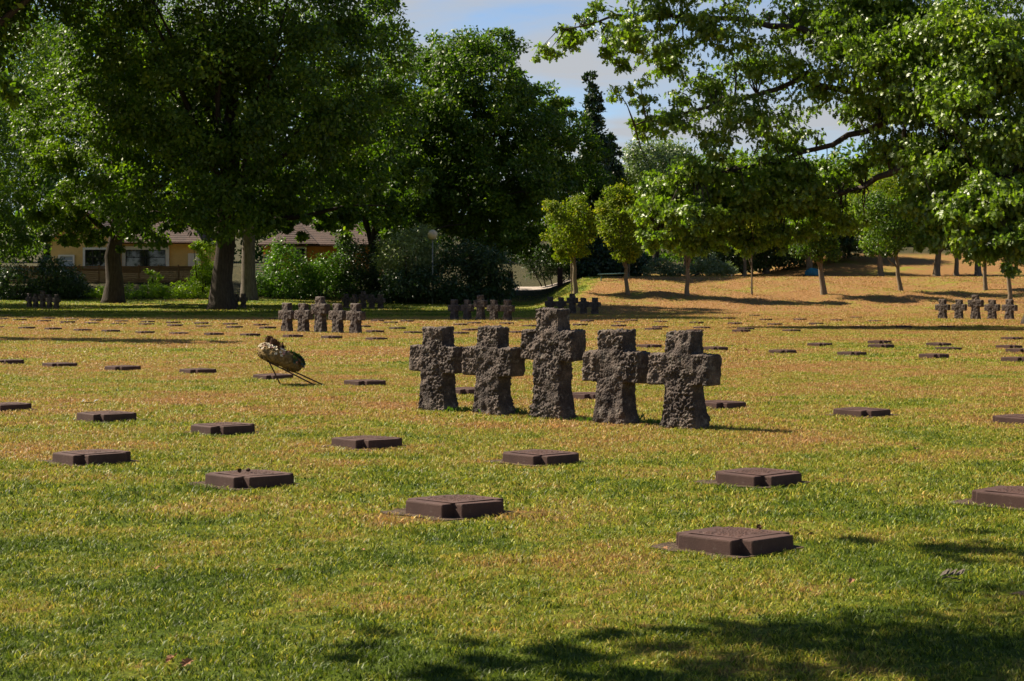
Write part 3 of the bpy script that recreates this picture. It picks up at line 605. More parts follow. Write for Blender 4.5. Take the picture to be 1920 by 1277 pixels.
# second row of trunks on the crest
sr = [(1187,517,8,'trunk lit orange behind the second young maple'), (1283,516,6,'slender tree right behind the third young tree'), (1397,519,7,'tree behind the thinnest young tree, leaning trunk'), (1424,512,6,'thin pale trunk pair tree, left one, on the crest'), (1437,513,13,'thick pale trunk tree on the crest near the centre of the bank'),
      (1506,494,6,'thin trunk far behind the blue tarpaulin'), (1518,513,13,'tree with the blue tarpaulin round its foot'), (1580,482,8,'far tree on the upper slope, left of a pair'), (1593,484,7,'far tree on the upper slope, right of a pair'), (1652,518,11,'tree with a straight brown trunk on the crest'),
      (1756,517,13,'thick leaning trunk tree on the crest at the right'), (1793,517,9,'straight trunk tree on the crest at the right'), (1834,517,13,'thickest dark trunk on the crest near the right edge')]
for i, (px, py, tw, nm) in enumerate(sr):
    b = G(px, py); Yd = b.y; hgt = random.uniform(88, 130)
    bl = [pb(px+random.uniform(-15, 15), 450-hgt*.35-random.uniform(0, 15), Yd, 54, None, 46), pb(px-32, 436-random.uniform(0, 40), Yd+1, 38, None, 34), pb(px+34, 426-random.uniform(0, 40), Yd-1, 40, None, 36), pb(px+random.uniform(-10, 10), 455-hgt*.85, Yd, 42)]
    tree('young_tree', b, P(px+random.uniform(-8, 8), 400, Yd), bl, 9000, .26, M['wood' if i % 3 else 'maple'], M['bark_young'] if i % 4 else M['bark_grey'], tw*.5*Yd/F*1.1, nm, group='trees along the crest of the bank', seed=90+i, nl=7, clump=.34, shell=.6)
# --- great red oak reaching in from the right
YO = 75.0; base = Vector((24.5, 80, tz(24.5, 80)))
ro = []
for px, py, r, dy in [(1030,95,34,0),(1075,70,44,1),(1110,30,50,0),(1180,60,62,-1),(1150,110,34,1),(1185,165,44,0),(1250,110,66,1),(1240,20,70,0),(1330,50,80,-1),(1210,225,40,1),(1265,225,62,0),(1330,170,78,1),(1345,260,62,-1),(1430,110,86,0),(1410,220,80,-2),(1480,260,66,1),(1500,30,90,2),(1540,160,86,0),(1560,80,90,-2),(1620,30,100,0),(1440,330,64,0),(1370,335,60,2),(1300,320,56,-1),(1240,385,56,0),(1300,400,58,-2),(1225,445,36,-1),(1290,455,42,0),(1365,400,56,0),(1440,395,56,1),(1510,360,60,-1),(1500,430,40,2),(1570,330,50,2),
                      (1340,440,40,0),(1400,450,38,1),(1460,440,40,0),(1260,350,60,1),(1330,370,60,0),(1420,370,60,-1),(1560,400,50,1),(1480,330,60,1),(1650,110,90,-3),(1720,60,100,0),(1640,200,60,2),(1720,180,90,-4),(1700,270,70,-3),(1800,60,110,-5),(1800,190,100,-6),(1770,300,80,-5),(1880,120,110,-6),(1880,260,100,-7),(1740,380,60,-5),(1800,390,70,-7),(1870,370,80,-8),(1750,445,40,-6),(1830,450,50,-8),(1910,450,60,-9),(1905,500,26,-9),(1975,380,90,-7),(1980,250,110,-4),(2000,100,130,0),(1610,310,30,0),(1600,400,40,3)]:
    ro.append(pb(px, py, YO+dy, r, r*1.3, r*.72, .40 if px < 1600 and py < 300 else 1))
for px, py, r, dy in [(1200,-70,110,0),(1380,-90,130,2),(1560,-110,150,0),(1760,-120,170,-2),(1960,-100,180,0),(2180,-60,200,4),(2250,120,190,6),(2220,300,150,4),(2100,400,100,0),(1700,-260,200,4),(2000,-280,220,4),(2500,100,160,5),(2400,-100,200,6),(2120,200,120,8)]:
    ro.append(pb(px, py, YO+dy, r, r*.9, r*.7, .5))
t = empty('red_oak_tree', base, 0, 'great red oak reaching in from the right, pointed leaves hanging above the bank', 'tree')
bl = [(q[0]-base.x, q[1]-base.y, q[2]-base.z)+tuple(q[3:]) for q in ro]
fo, cc = foliage('crown', bl, 185000, .25, M['redoak'], 5, clump=.34, shell=.12, per=30, fill=.6, droop=.75, parent=t, aspect=.52, lobed=True, flat=.45)
mb = MB(); q = lambda px, py, dy=0: P(px, py, YO+dy)-base
limbs(mb, (0, 0, -.3), (1, 0, 22), [], 1.0, 77, 12)
def limb(pts, r0, r1, seed):
    pts = [Vector(p) for p in pts]; out, rad = [], []; n = len(pts)
    for i in range(n-1):
        for s_ in range(3): out.append(pts[i].lerp(pts[i+1], s_/3)+Vector([random.uniform(-.09, .09) for _ in range(3)]))
    out.append(pts[-1]); rad = [r0+(r1-r0)*i/(len(out)-1) for i in range(len(out))]; mb.tube(out, rad, 7, .08, seed); return out
main = []
for i, (pts, r0, r1) in enumerate([
   ([(.5,0,5.5), q(1760,200,-2), q(1655,235), q(1560,268), q(1470,300), q(1390,315), q(1300,330,-1)], .20, .04),
   ([(.6,0,9), q(1800,60,-1), q(1640,85), q(1540,62), q(1400,38), q(1280,28), q(1150,30), q(1060,55)], .24, .03),
   ([(.5,0,7), q(1850,190,-3), q(1700,150,-1), q(1600,170), q(1500,150), q(1380,190), q(1260,220), q(1190,235)], .24, .03),
   ([(.4,0,4.5), q(1880,300,-4), q(1780,320,-5), q(1700,310,-4), q(1620,345), q(1500,390), q(1380,400), q(1240,440)], .24, .03),
   ([(.4,0,5), q(1930,300,-6), q(1870,330,-7), q(1800,380,-7), q(1750,440,-6)], .22, .04),
   ([(.8,0,11), q(1900,-60), q(1700,-80), q(1500,-60), q(1300,-40), q(1180,-30)], .26, .04),
   ([(.8,0,13), q(2100,-150), q(2250,-50), q(2400,20)], .28, .06)]):
    main += limb(pts, r0, r1, 200+i)
rg = random.Random(5)
mp = np.array([tuple(v) for v in main])
for c_ in cc[::6]:                                  # twigs from the nearest point of a limb out to the leaf clumps
    dd = np.linalg.norm(mp-c_, axis=1); j = int(np.argmin(dd))
    if .8 < dd[j] < 5:
        a = Vector(mp[j]); e = Vector(c_); m_ = a.lerp(e, .5)+Vector((rg.uniform(-.3, .3), rg.uniform(-.3, .3), rg.uniform(0, .5)))
        mb.tube([a, m_, e], [.05, .03, .012], 4, 0, 3)
mb.build('trunk', M['bark'], t, True)
# --- trees outside the picture whose shadows fall in it
def off_tree(x, y, crown, n, size, r0, top, label, seed, nl=12):
    b = Vector((x, y, tz(x, y))); tree('oak_tree', b, (x, y, top), crown, n, size, M['oak'], M['bark'], r0, label, seed=seed, nl=nl, group='trees outside the picture at the left', clump=.25)
off_tree(-38, 112, [(-25,112,26.5,6,5,3.2),(-31,111,27,7,6,4.5),(-38,112,25,8,7,7),(-42,112,15,6,6,6),(-36,114,21,4,5,5),(-20,113,27.5,4,4,2.4)], 34000, .5, .8, 24, 'tall broad oak beyond the left edge shading the far lawn', 301, 3)
off_tree(-41, 119, [(-22,118,27.5,6,8,3.6),(-30,120,27.5,8,10,4.5),(-38,118,26,8,8,6),(-24,128,29,6,7,4),(-26,108,27,5,5,3.6),(-18,112,27,4,5,2.6),(-33,132,29,8,6,4),(-44,118,19,7,7,6)], 42000, .6, .8, 26, 'wide crowned oak standing beyond the left edge, level with the farthest markers', 306, 2)
off_tree(-48, 124, [(-46,124,13,7,7,6),(-44,124,21,7,7,7),(-50,126,20,7,6,8),(-40,124,27,7,6,4)], 30000, .5, .8, 24, 'taller oak beyond the left edge behind the first', 302)
off_tree(-53, 141, [(-49,141,10,5,5,5),(-50,141,16,5,5,4),(-54,143,12,5,5,6)], 12000, .5, .5, 17, 'smaller oak beyond the left edge shading the leftmost crosses', 303, 3)
def cast(px, py, h):
    g_ = G(px, py); k_ = h/math.tan(ELEV); return g_.x-k_*math.cos(ALPHA), g_.y+k_*math.sin(ALPHA), h
cr_ = []
for px, py in ((40,637),(120,637),(200,638),(280,640),(350,642)):
    x, y, h = cast(px, py, 8.5+.6*math.sin(px)); cr_.append((x, y, h, 1.6, 1.5, .5, 1))
cr_ += [(-27,60.5,9,3,1.4,1.1),(-31,60.5,9.5,3,1.4,1.4)]
off_tree(-29, 61, cr_, 14000, .3, .3, 10, 'smaller oak beyond the left edge casting the thin shadow streak', 304)
fr_ = []
rg = random.Random(3)
for px, py, r in ((620,1222,.13),(690,1228,.13),(800,1190,.13),(860,1200,.13),(900,1248,.16),(1010,1232,.2),(1110,1215,.2),(1180,1222,.16),(1080,1262,.22),(1250,1190,.13),(1330,1185,.16),(1420,1182,.18),(1500,1190,.2),(1590,1205,.24),(1680,1215,.28),(1780,1222,.3),(1880,1212,.3),(1960,1215,.35),(1480,1212,.12),(1560,1240,.26),(1700,1250,.3),(1850,1260,.35),(960,1270,.2),(1260,1275,.25),(1420,1272,.25),
                 (1590,1014,.10),(1660,1020,.14),(1740,1028,.16),(1820,1038,.18),(1900,1050,.2),(1840,1003,.10),(1900,998,.14),(1970,1030,.3)):
    x, y, h = cast(px, py, 5.4+rg.uniform(0, 1.0)); fr_.append((x, y, h, r*1.45, r*.95, r*.5, 1))
for px, py in ((1500,1500),(1000,1600),(2100,1300),(2400,1200),(2300,1500),(700,1700),(1800,1700)):
    x, y, h = cast(px, py, 7); fr_.append((x, y, h, 1.5, 1.3, .9, .35))
off_tree(-8.5, 4.5, fr_, 19000, .11, .10, 6.2, 'oak beside the camera whose branches shade the nearest grass', 305, 4)
# ------------------------------------------------------------------ hedges and shrubs
def shrub(name, px, py_base, Yd, bl, n, size, mt, label, cat='shrub', group=None, seed=0, **kw):
    Yd = 153+(Yd-166)*.8 if px < 1060 and Yd > 160 else Yd
    x = (px-960)/F*Yd; base = Vector((x, Yd, tz(x, Yd))); t = empty(name, base, 0, label, cat, group)
    bb = [pb(a, b_, Yd+((j*31) % 5-2)*.35, r, None, (rz or r)) for j, (a, b_, r, rz) in enumerate(bl)]
    bb = [(q_[0]-base.x, q_[1]-base.y, q_[2]-base.z)+tuple(q_[3:]) for q_ in bb]
    fo, cc = foliage('foliage', bb, n, size, M[mt], seed, parent=t, **dict(dict(clump=.34, shell=.5), **kw))
    mb = MB(); rg = random.Random(seed)
    for k_ in range(6):
        e = Vector(cc[rg.randrange(len(cc))]); s = Vector((e.x*.4, e.y*.4, -.2))
        if e.z > .3: mb.tube([s, s.lerp(e, .5)+Vector((rg.uniform(-.1, .1), 0, .1)), e], [.07, .05, .02], 5)
    if mb.v: mb.build('stem', M['bark'], t)
    return t
shrub('laurel_bush', 540, 560, 168, [(540,500,36,44),(525,480,24,34),(560,520,40,34),(500,530,28,30),(545,545,44,26)], 9000, .22, 'laurel', 'bright green laurel bush in front of the orange house', group='bright bushes before the orange house', seed=401)
shrub('laurel_bush', 605, 560, 169, [(600,510,32,28),(630,500,26,30),(610,535,40,30),(640,540,36,30)], 7000, .22, 'laurel', 'lower bright green bush just left of the dark hedge', group='bright bushes before the orange house', seed=402)
shrub('dark_shrub', 680, 560, 170, [(665,490,36,40),(700,500,34,36),(670,530,44,36),(710,540,40,30),(650,470,20,22),(735,545,30,28)], 10000, .24, 'hedge', 'tall dark shrub under the right end of the orange house roof', seed=403)
shrub('olive_bush', 770, 540, 163, [(760,470,44,36),(790,450,28,26),(735,480,30,34),(780,500,50,32),(725,455,16,18),(820,480,26,30)], 12000, .22, 'olive', 'pale grey green olive bush left of the globe lamp', seed=404)
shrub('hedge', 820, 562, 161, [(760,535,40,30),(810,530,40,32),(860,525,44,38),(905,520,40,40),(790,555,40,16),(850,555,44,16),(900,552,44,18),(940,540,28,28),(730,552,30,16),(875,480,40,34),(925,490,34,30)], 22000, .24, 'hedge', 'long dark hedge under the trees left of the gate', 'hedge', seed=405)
shrub('dark_shrub', 1040, 545, 186, [(1020,500,34,22),(1050,490,26,20),(1000,480,34,20),(1060,515,12,16),(1065,540,10,14)], 6000, .22, 'hedge', 'dark shrub with pale leaf tips above the path and gate posts', seed=406)
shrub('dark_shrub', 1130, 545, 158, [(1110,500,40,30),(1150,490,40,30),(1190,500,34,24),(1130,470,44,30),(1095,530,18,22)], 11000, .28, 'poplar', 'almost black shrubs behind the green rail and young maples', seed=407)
shrub('gorse_bush', 1240, 520, 156, [(1238,500,22,18),(1262,503,20,14),(1330,500,26,18),(1360,505,24,14),(1300,505,18,12),(1220,505,14,12)], 7000, .18, 'willow', 'low grey green bushes along the crest behind the third young tree', seed=408)
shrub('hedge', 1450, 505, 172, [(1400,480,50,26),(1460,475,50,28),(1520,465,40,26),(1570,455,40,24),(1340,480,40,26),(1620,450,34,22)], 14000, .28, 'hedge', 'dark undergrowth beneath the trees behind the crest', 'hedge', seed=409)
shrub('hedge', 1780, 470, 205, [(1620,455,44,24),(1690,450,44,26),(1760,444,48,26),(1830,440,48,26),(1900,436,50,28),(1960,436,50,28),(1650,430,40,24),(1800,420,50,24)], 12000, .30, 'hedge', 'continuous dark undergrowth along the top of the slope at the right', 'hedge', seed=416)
shrub('dark_shrub', 30, 560, 166, [(20,525,40,28),(60,530,34,28),(-20,520,40,30),(30,550,50,16)], 8000, .22, 'hedge', 'dark grey green shrub before the fence at the left edge', group='dark shrubs before the fence', seed=410)
shrub('dark_shrub', 110, 560, 166, [(105,520,30,34),(90,500,18,22),(130,530,30,28),(110,550,44,16),(150,545,18,18)], 9000, .22, 'hedge', 'dark shrub rising above the fence right of the left edge crosses', group='dark shrubs before the fence', seed=411)
shrub('low_hedge', 280, 562, 168, [(170,548,22,12),(200,548,24,12),(240,548,24,14),(280,547,26,14),(320,546,26,15),(350,543,26,18),(380,546,24,16),(255,556,40,8),(330,557,44,8),(180,557,34,8),(5,548,26,12)], 15000, .17, 'limegreen', 'low bright green hedge along the foot of the wooden fence', 'hedge', seed=412)
shrub('climbing_bush', 383, 560, 170, [(385,470,16,18),(378,490,14,18),(390,510,18,20),(375,525,18,18),(392,540,18,18),(370,460,9,10)], 7000, .18, 'limegreen', 'tall yellow green bush lit beside the thickest trunk', seed=413)
shrub('sapling', 288, 545, 172, [(285,515,12,10),(295,522,10,8),(282,528,9,8),(290,538,8,10),(278,508,5,6)], 900, .20, 'limegreen', 'small yellow green sapling in front of the fence planks', seed=414)
shrub('laurel_bush', 492, 562, 170, [(490,530,12,14),(486,548,12,14),(500,545,14,16)], 2400, .2, 'laurel', 'small bush beside the pale grey oak trunk', seed=415)
# ------------------------------------------------------------------ houses
def wpt(px, py, Y): return P(px, py, Y)
def hip(mb, x0, x1, y0, y1, ze, rx0, rx1, ry, zr, th=.18):
    a = [(x0,y0,ze),(x1,y0,ze),(x1,y1,ze),(x0,y1,ze)]; r = [(rx0,ry,zr),(rx1,ry,zr)]
    mb.poly([a[0],a[1],r[1],r[0]]); mb.poly([a[1],a[2],r[1]]); mb.poly([a[2],a[3],r[0],r[1]]); mb.poly([a[3],a[0],r[0]])
    b_ = [(x,y,z-th) for x,y,z in a]
    for i in range(4): mb.poly([b_[i], b_[(i+1)%4], a[(i+1)%4], a[i]])
    mb.poly(list(reversed(b_)))
def window(parent, x0, x1, z0, z1, y, mull=1, fr=.12, pane='glass', frame='white', inner=None):
    mb = MB(); mb.box(x0-fr, x0, y-.06, y+.1, z0-fr, z1+fr); mb.box(x1, x1+fr, y-.06, y+.1, z0-fr, z1+fr); mb.box(x0, x1, y-.06, y+.1, z1, z1+fr); mb.box(x0, x1, y-.09, y+.1, z0-fr, z0)
    f = mb.build('window_frame', M[frame], parent)
    m2 = MB()
    if inner:
        m2.box(x0, x0+.07, y-.02, y+.05, z0, z1); m2.box(x1-.07, x1, y-.02, y+.05, z0, z1); m2.box(x0+.07, x1-.07, y-.02, y+.05, z1-.07, z1)
    for i in range(1, mull+1):
        xm = x0+(x1-x0)*i/(mull+1); m2.box(xm-.05, xm+.05, y-.02, y+.05, z0, z1-.07)
    m2.box(x0+.07, x1-.07, y-.01, y+.04, z0+(z1-z0)*.52, z0+(z1-z0)*.52+.08)
    m2.build('glazing_bar', M['slate_frame' if inner else frame], f)
    m3 = MB(); m3.box(x0, x1, y+.06, y+.09, z0, z1); m3.build('pane', M[pane], f)
YA = 177.0; sx = lambda px, Y=YA: (px-960)/F*Y; szz = lambda py, Y=YA: CH-(py-HZ)/F*Y
h = empty('yellow_house', (sx(250), YA, 3.9), 0, 'yellow house with white framed windows and brown tiled roof behind the wooden fence', 'house'); o_ = h.location
mb = MB(); X = lambda px: sx(px)-o_.x; Z = lambda py: szz(py)-o_.z
mb.box(X(226), X(376), 0, 9, -.6, Z(457)); mb.build('wall', M['yellow'], h)
mb = MB(); mb.v += [(X(98),-.6,-.6),(X(226),-.6,-.6),(X(226),-.6,Z(452)),(X(163),-.6,Z(398)),(X(98),-.6,Z(452)),(X(98),9,-.6),(X(226),9,-.6),(X(226),9,Z(452)),(X(163),9,Z(398)),(X(98),9,Z(452))]
mb.f += [(0,1,2,3,4),(5,9,8,7,6),(1,6,7,2),(0,4,9,5)]; mb.build('gable_wall', M['yellow'], h)
mb = MB()
for (xa, za, xb, zb) in ((X(90), Z(457), X(163), Z(396)), (X(236), Z(457), X(163), Z(396))):
    mb.poly([(xa,-1.1,za),(xb,-1.1,zb),(xb,9.5,zb),(xa,9.5,za)]); mb.poly([(xa,-1.1,za+.16),(xa,9.5,za+.16),(xb,9.5,zb+.16),(xb,-1.1,zb+.16)]); mb.poly([(xa,-1.1,za),(xa,-1.1,za+.16),(xb,-1.1,zb+.16),(xb,-1.1,zb)])
hip(mb, X(228), X(382), -.7, 9.7, Z(454), X(280), X(335), 4.5, Z(398)); mb.build('roof', M['tiles'], h)
mb = MB(); mb.tube([(X(236),-.78,Z(456)),(X(382),-.78,Z(456))], [.08,.08], 8); mb.build('gutter', M['post'], h)
window(h, X(236), X(311), Z(499), Z(468.5), -.14, 1, .36, inner=1)
window(h, X(163), X(205), Z(499), Z(468.5), -.74, 2, .22, inner=1)
window(h, X(116), X(140), Z(499), Z(481), -.74, 0, .16, pane='curtain')
mb = MB(); mb.box(X(353), X(376), -.12, -.02, -.5, Z(475)); mb.build('pale_panel', M['white'], h)
YB = 171.0
h = empty('orange_house', (sx(605, YB), YB, 3.4), 0, 'orange house with low hipped brown roof behind the bright bushes', 'house'); o_ = h.location.copy()
X = lambda px: sx(px, YB)-o_.x; Z = lambda py: szz(py, YB)-o_.z
mb = MB(); mb.box(X(494), X(706), 0, 8, -.8, Z(461)); mb.build('wall', M['orange'], h)
mb = MB(); hip(mb, X(486), X(722), -1, 9, Z(458), X(566), X(652), 4, Z(410)); hip(mb, X(520), X(600), -2.0, 4, Z(457.5), X(556), X(560), 1.0, Z(420)); mb.build('roof', M['tiles'], h)
mb = MB(); mb.tube([(X(488),-1.06,Z(461)),(X(721),-1.06,Z(461))], [.08,.08], 8); mb.tube([(X(716),-1.0,Z(462)),(X(714),-.3,Z(468)),(X(708),-.1,Z(474)),(X(708),-.1,-.6)], [.06]*4, 8); mb.build('gutter', M['post'], h)
window(h, X(554), X(572), Z(492), Z(466), -.14, 0, .16); window(h, X(497), X(503), Z(492), Z(479), -.14, 0, .12)
# white slatted panel by the pale trunk
p = P(492, 510, 161)
t = empty('slatted_panel', (p.x, p.y, tz(p.x, p.y)), 0, 'white slatted garden panel glimpsed right of the pale oak trunk', 'garden panel'); mb = MB(); m2 = MB()
z0 = P(0, 526, 161).z-t.location.z; z1 = P(0, 494, 161).z-t.location.z
for i in range(7): zz = z0+(z1-z0)*i/7; mb.box(-.75, .75, -.02, .02, zz, zz+.14)
m2.box(-.82, -.75, -.04, .04, -.1, z1+.05); m2.box(.75, .82, -.04, .04, -.1, z1+.05); mb.build('slat', M['white'], t); m2.build('post', M['white'], t)
# wooden fence
YF = 165.0; xL, xR = sx(-150, YF), sx(372, YF); zt = szz(497.5, YF)
t = empty('wooden_fence', ((xL+xR)/2, YF, tz((xL+xR)/2, YF)), 0, 'brown horizontal plank fence in front of the yellow house', 'fence'); o_ = t.location.copy(); npn = 14; wp = (xR-xL)/npn
for i in range(npn):
    x0 = xL+i*wp-o_.x+.06; x1 = x0+wp-.12; mb = MB(); hb = (zt-o_.z)/9
    for k_ in range(9): mb.box(x0, x1, (k_ % 2)*.012, .03+(k_ % 2)*.012, -.1+k_*(hb+.005), -.1+k_*(hb+.005)+hb-.012)
    mb.build('plank_panel', M['planks'], t); mb = MB(); mb.box(x1, x1+.12, -.05, .07, -.3, zt-o_.z+.05); mb.build('post', M['planks'], t)
# globe lamp
p = P(811, 440, 148); gz = tz(p.x, p.y)
t = empty('street_lamp', (p.x, p.y, gz), 0, 'lamp post with a pale globe, lit by the sun above the hedge', 'street lamp')
mb = MB(); mb.tube([(0,0,-.1),(0,0,p.z-gz-.35)], [.08,.05], 10); mb.build('pole', M['pole'], t, True)
mb = MB(); mb.sphere((0,0,p.z-gz), .42, 20, 12); mb.build('globe', M['globe'], t, True)
mb = MB(); mb.tube([(0,0,p.z-gz-.42),(0,0,p.z-gz-.33)], [.12,.15], 10); mb.build('globe_holder', M['pole'], t, True)
# path, gate posts, rail
def sheet(name, xs, ys, mat, dz_):
    XX, YY = np.meshgrid(xs, ys); i_ = np.arange(XX.size).reshape(XX.shape); f = np.stack([i_[:-1,:-1], i_[:-1,1:], i_[1:,1:], i_[1:,:-1]], -1).reshape(-1, 4)
    return tag(link(name, np_mesh(name, np.stack([XX, YY, terr(XX, YY)+dz_], -1).reshape(-1, 3), f, smooth=True), None, mat), kind='structure')
sheet('path', np.arange(-.4, 6.1, .5), np.arange(163.5, 170.6, .5), M['path'], .03)
t = empty('gate', (4.5, 161, tz(4.5, 161)), 0, 'brown gate post beside the pale path, with its dark partner post', 'gate')
for px in (1050, 957):
    x = (px-960)/F*161-4.5; mb = MB(); mb.box(x-.25, x+.25, -.2, .2, -.4, 1.65 if px > 1000 else 1.3); mb.build('gate_post', M['post'], t)
YR = 148; p0 = G(1127, 527); p1 = G(1177, 521)
t = empty('metal_rail', (p0.x, p0.y, tz(p0.x, p0.y)), 0, 'low pale green metal rail on the crest between two young maples', 'rail')
mb = MB(); d_ = p1-p0; mb.tube([(-.25,0,.52),(d_.x,d_.y,d_.z+.38)], [.05,.05], 8); mb.build('top_rail', M['green_rail'], t)
for e in (Vector((0,0,0)), d_): mb = MB(); mb.tube([(e.x,e.y,e.z-.2),(e.x,e.y,e.z+.40)], [.05,.05], 8); mb.build('post', M['green_rail'], t)
# blue tarpaulin round a trunk
p = G(1524, 517); bm = bmesh.new(); bmesh.ops.create_icosphere(bm, subdivisions=4, radius=1)
for v in bm.verts:
    n_ = noise.noise(v.co*2.5)*.16+noise.noise(v.co*6)*.05; a = math.atan2(v.co.y, v.co.x); v.co *= 1+n_; v.co.x *= .72; v.co.y *= .5; v.co.z = max(-.02, v.co.z*.52+.18)
me = bpy.data.meshes.new('tarpaulin'); bm.to_mesh(me); bm.free(); me.polygons.foreach_set('use_smooth', [True]*len(me.polygons))
o = link('tarpaulin', me, None, M['blue']); o.location = p; tag(o, 'crumpled blue tarpaulin heaped round a tree foot on the crest', 'tarpaulin')
# small white marker post among the bank trees
p = G(1372, 519); t = MB(); t.tube([(0,0,-.1),(0,0,1.1)], [.035,.035], 8); t.tube([(0,0,1.1),(0,0,1.16)], [.05,.05], 8); o = t.build('white_stake', M['white']); o.location = p; tag(o, 'thin white stake on the crest left of the thinnest young tree', 'stake')
for i, (px, py, hh, nm) in enumerate([(1072,550,3.0,'pale stake tied to the left end young maple'), (1180,520,2.2,'pale stake beside the orange lit crest trunk'), (1513,512,2.6,'pale stake left of the tarpaulin wrapped tree')]):
    p = G(px, py); t = MB(); t.tube([(0,0,-.1),(-.05,0,hh)], [.05,.05], 8); t.tube([(-.05,0,hh-.02),(-.05,0,hh+.05)], [.035,.02], 8); o = t.build('tree_stake', M['bark_young']); o.location = p; tag(o, nm, 'stake', 'pale stakes beside the bank trees')
# ------------------------------------------------------------------ wreath on its stand
c0 = G(562, 722); YW = c0.y+.1
wt = P(506, 676, YW); wb1 = P(613, 721, YW-.02); wb2 = P(600, 722.5, YW-.32)
wc = P(525, 671, YW-.05)
t = empty('wreath_stand', (wc.x, wc.y, 0), 0, 'thin three legged metal stand carrying the dried wreath', 'stand'); o_ = Vector(t.location)
wb1.z = -.03; wb2.z = -.03; leg3 = P(528, 722, YW-.1); leg3.z = -.03
a1 = wt-o_; a2 = a1+Vector((0, -.3, 0))
for pa, pb_ in ((a1, wb1-o_), (a2, wb2-o_), ((a1+a2)/2, leg3-o_)):
    mb = MB(); mb.tube([pa, pb_], [.011,.011], 8); mb.build('leg', M['wire'], t, True)
mb = MB(); mb.tube([a1, a2], [.010,.010], 8); lo = a1.lerp(wb1-o_, .38); lo2 = a2.lerp(wb2-o_, .38); mb.tube([lo, lo2], [.010,.010], 8)
mb.tube([lo, lo+Vector((.02,0,.13))], [.010,.010], 8); mb.tube([lo2, lo2+Vector((.02,0,.13))], [.010,.010], 8); mb.build('cross_bar', M['wire'], t, True)
tilt = R(23)
w = empty('wreath', wc, 0, 'round dried flower wreath with pine cones, tilted on a thin stand', 'wreath'); w.rotation_euler = (R(-7), tilt, 0)
bm = bmesh.new(); nu, nv, R0, r_ = 72, 28, .255, .115; grid = []
for i in range(nu):
    a = 2*math.pi*i/nu; row = []
    for j in range(nv):
        b_ = 2*math.pi*j/nv; p = Vector(((R0+r_*math.cos(b_))*math.cos(a), (R0+r_*math.cos(b_))*math.sin(a), r_*1.0*math.sin(b_)))
        c_ = Vector((R0*math.cos(a), R0*math.sin(a), 0)); p = c_+(p-c_)*(1+.18*noise.noise(p*9)+.14*noise.noise(p*28)); row.append(bm.verts.new(p))
    grid.append(row)
for i in range(nu):
    for j in range(nv): bm.faces.new((grid[i][j], grid[(i+1)%nu][j], grid[(i+1)%nu][(j+1)%nv], grid[i][(j+1)%nv]))
me = bpy.data.meshes.new('ring'); bm.to_mesh(me); bm.free(); me.polygons.foreach_set('use_smooth', [True]*len(me.polygons)); link('ring', me, w, M['straw'])
rg = random.Random(9)
def flowers(name, n, mat, r, seed, sector=None, off=1.16):
    rg = random.Random(seed); mb = MB()
    for i in range(n):
        a = rg.uniform(*sector) if sector else rg.uniform(0, 6.283); b_ = rg.uniform(.15, 2.7) if n < 400 else rg.uniform(0, 6.283); c_ = Vector(((R0+r_*off*math.cos(b_))*math.cos(a), (R0+r_*off*math.cos(b_))*math.sin(a), r_*off*math.sin(b_))); d = Vector((math.cos(b_)*math.cos(a), math.cos(b_)*math.sin(a), math.sin(b_)))
        for k_ in range(6):
            u = d.orthogonal().normalized(); u.rotate(Matrix.Rotation(k_*1.047+rg.random(), 3, d)); v_ = d.cross(u); s = r*rg.uniform(.7, 1.3)
            mb.poly([c_, c_+u*s*.6+v_*s*.35+d*s*.3, c_+u*s+d*s*.55, c_+u*s*.6-v_*s*.35+d*s*.3])
    mb.build(name, mat, w)
flowers('white_flowers', 200, M['petal'], .026, 1, (1.6, 4.9)); flowers('pink_flowers', 90, M['pink'], .024, 2)
flowers('dried_moss_tufts', 420, M['straw'], .028, 5, None, 1.0); flowers('leaf_sprays', 60, M['hedge'], .06, 3, (-.9, 1.3))
def cone_mesh():
    mb = MB(); mb.sphere((0,0,.045), (.022,.022,.045), 8, 6)
    for lv in range(7):
        z = .008+lv*.013; rr = .046*math.sin(math.pi*(lv+1.6)/9.2)
        for k_ in range(9):
            a = k_*.698+lv*.4; c, s = math.cos(a), math.sin(a)
            mb.poly([(c*.012-s*.008, s*.012+c*.008, z), (c*rr*1.0-s*.012, s*rr+c*.012, z+.014), (c*rr*1.15, s*rr*1.15, z+.020), (c*rr+s*.012, s*rr-c*.012, z+.014), (c*.012+s*.008, s*.012-c*.008, z)])
    return mb.mesh('pine_cone')
cm = cone_mesh()
for i, (a, dr, s, tl) in enumerate([(3.3, .0, 1.5, .2), (2.6, .03, 1.25, -.3), (3.9, .02, 1.35, .3), (3.0, -.07, 1.3, 0), (2.0, -.02, 1.2, -.4), (4.4, -.03, 1.2, .4)]):
    o = link('pine_cone', cm, w, M['cone']); o.location = ((R0+dr)*math.cos(a), (R0+dr)*math.sin(a), r_*.9); o.scale = (s,)*3; o.rotation_euler = (tl, -.25+.1*i % .4, i)
mb = MB()
for i in range(26):
    a = rg.uniform(1.7, 4.6); c_ = Vector((R0*math.cos(a), R0*math.sin(a), r_*.8)); e = c_+Vector((rg.uniform(-.05, .05), rg.uniform(-.06, .06), rg.uniform(.05, .14))); mb.tube([c_, e], [.004,.002], 4)
    mb.poly([e, e+Vector((.012,.004,.02)), e+Vector((.002,0,.045)), e+Vector((-.012,-.004,.02))])
mb.build('dry_twigs', M['cone'], w)
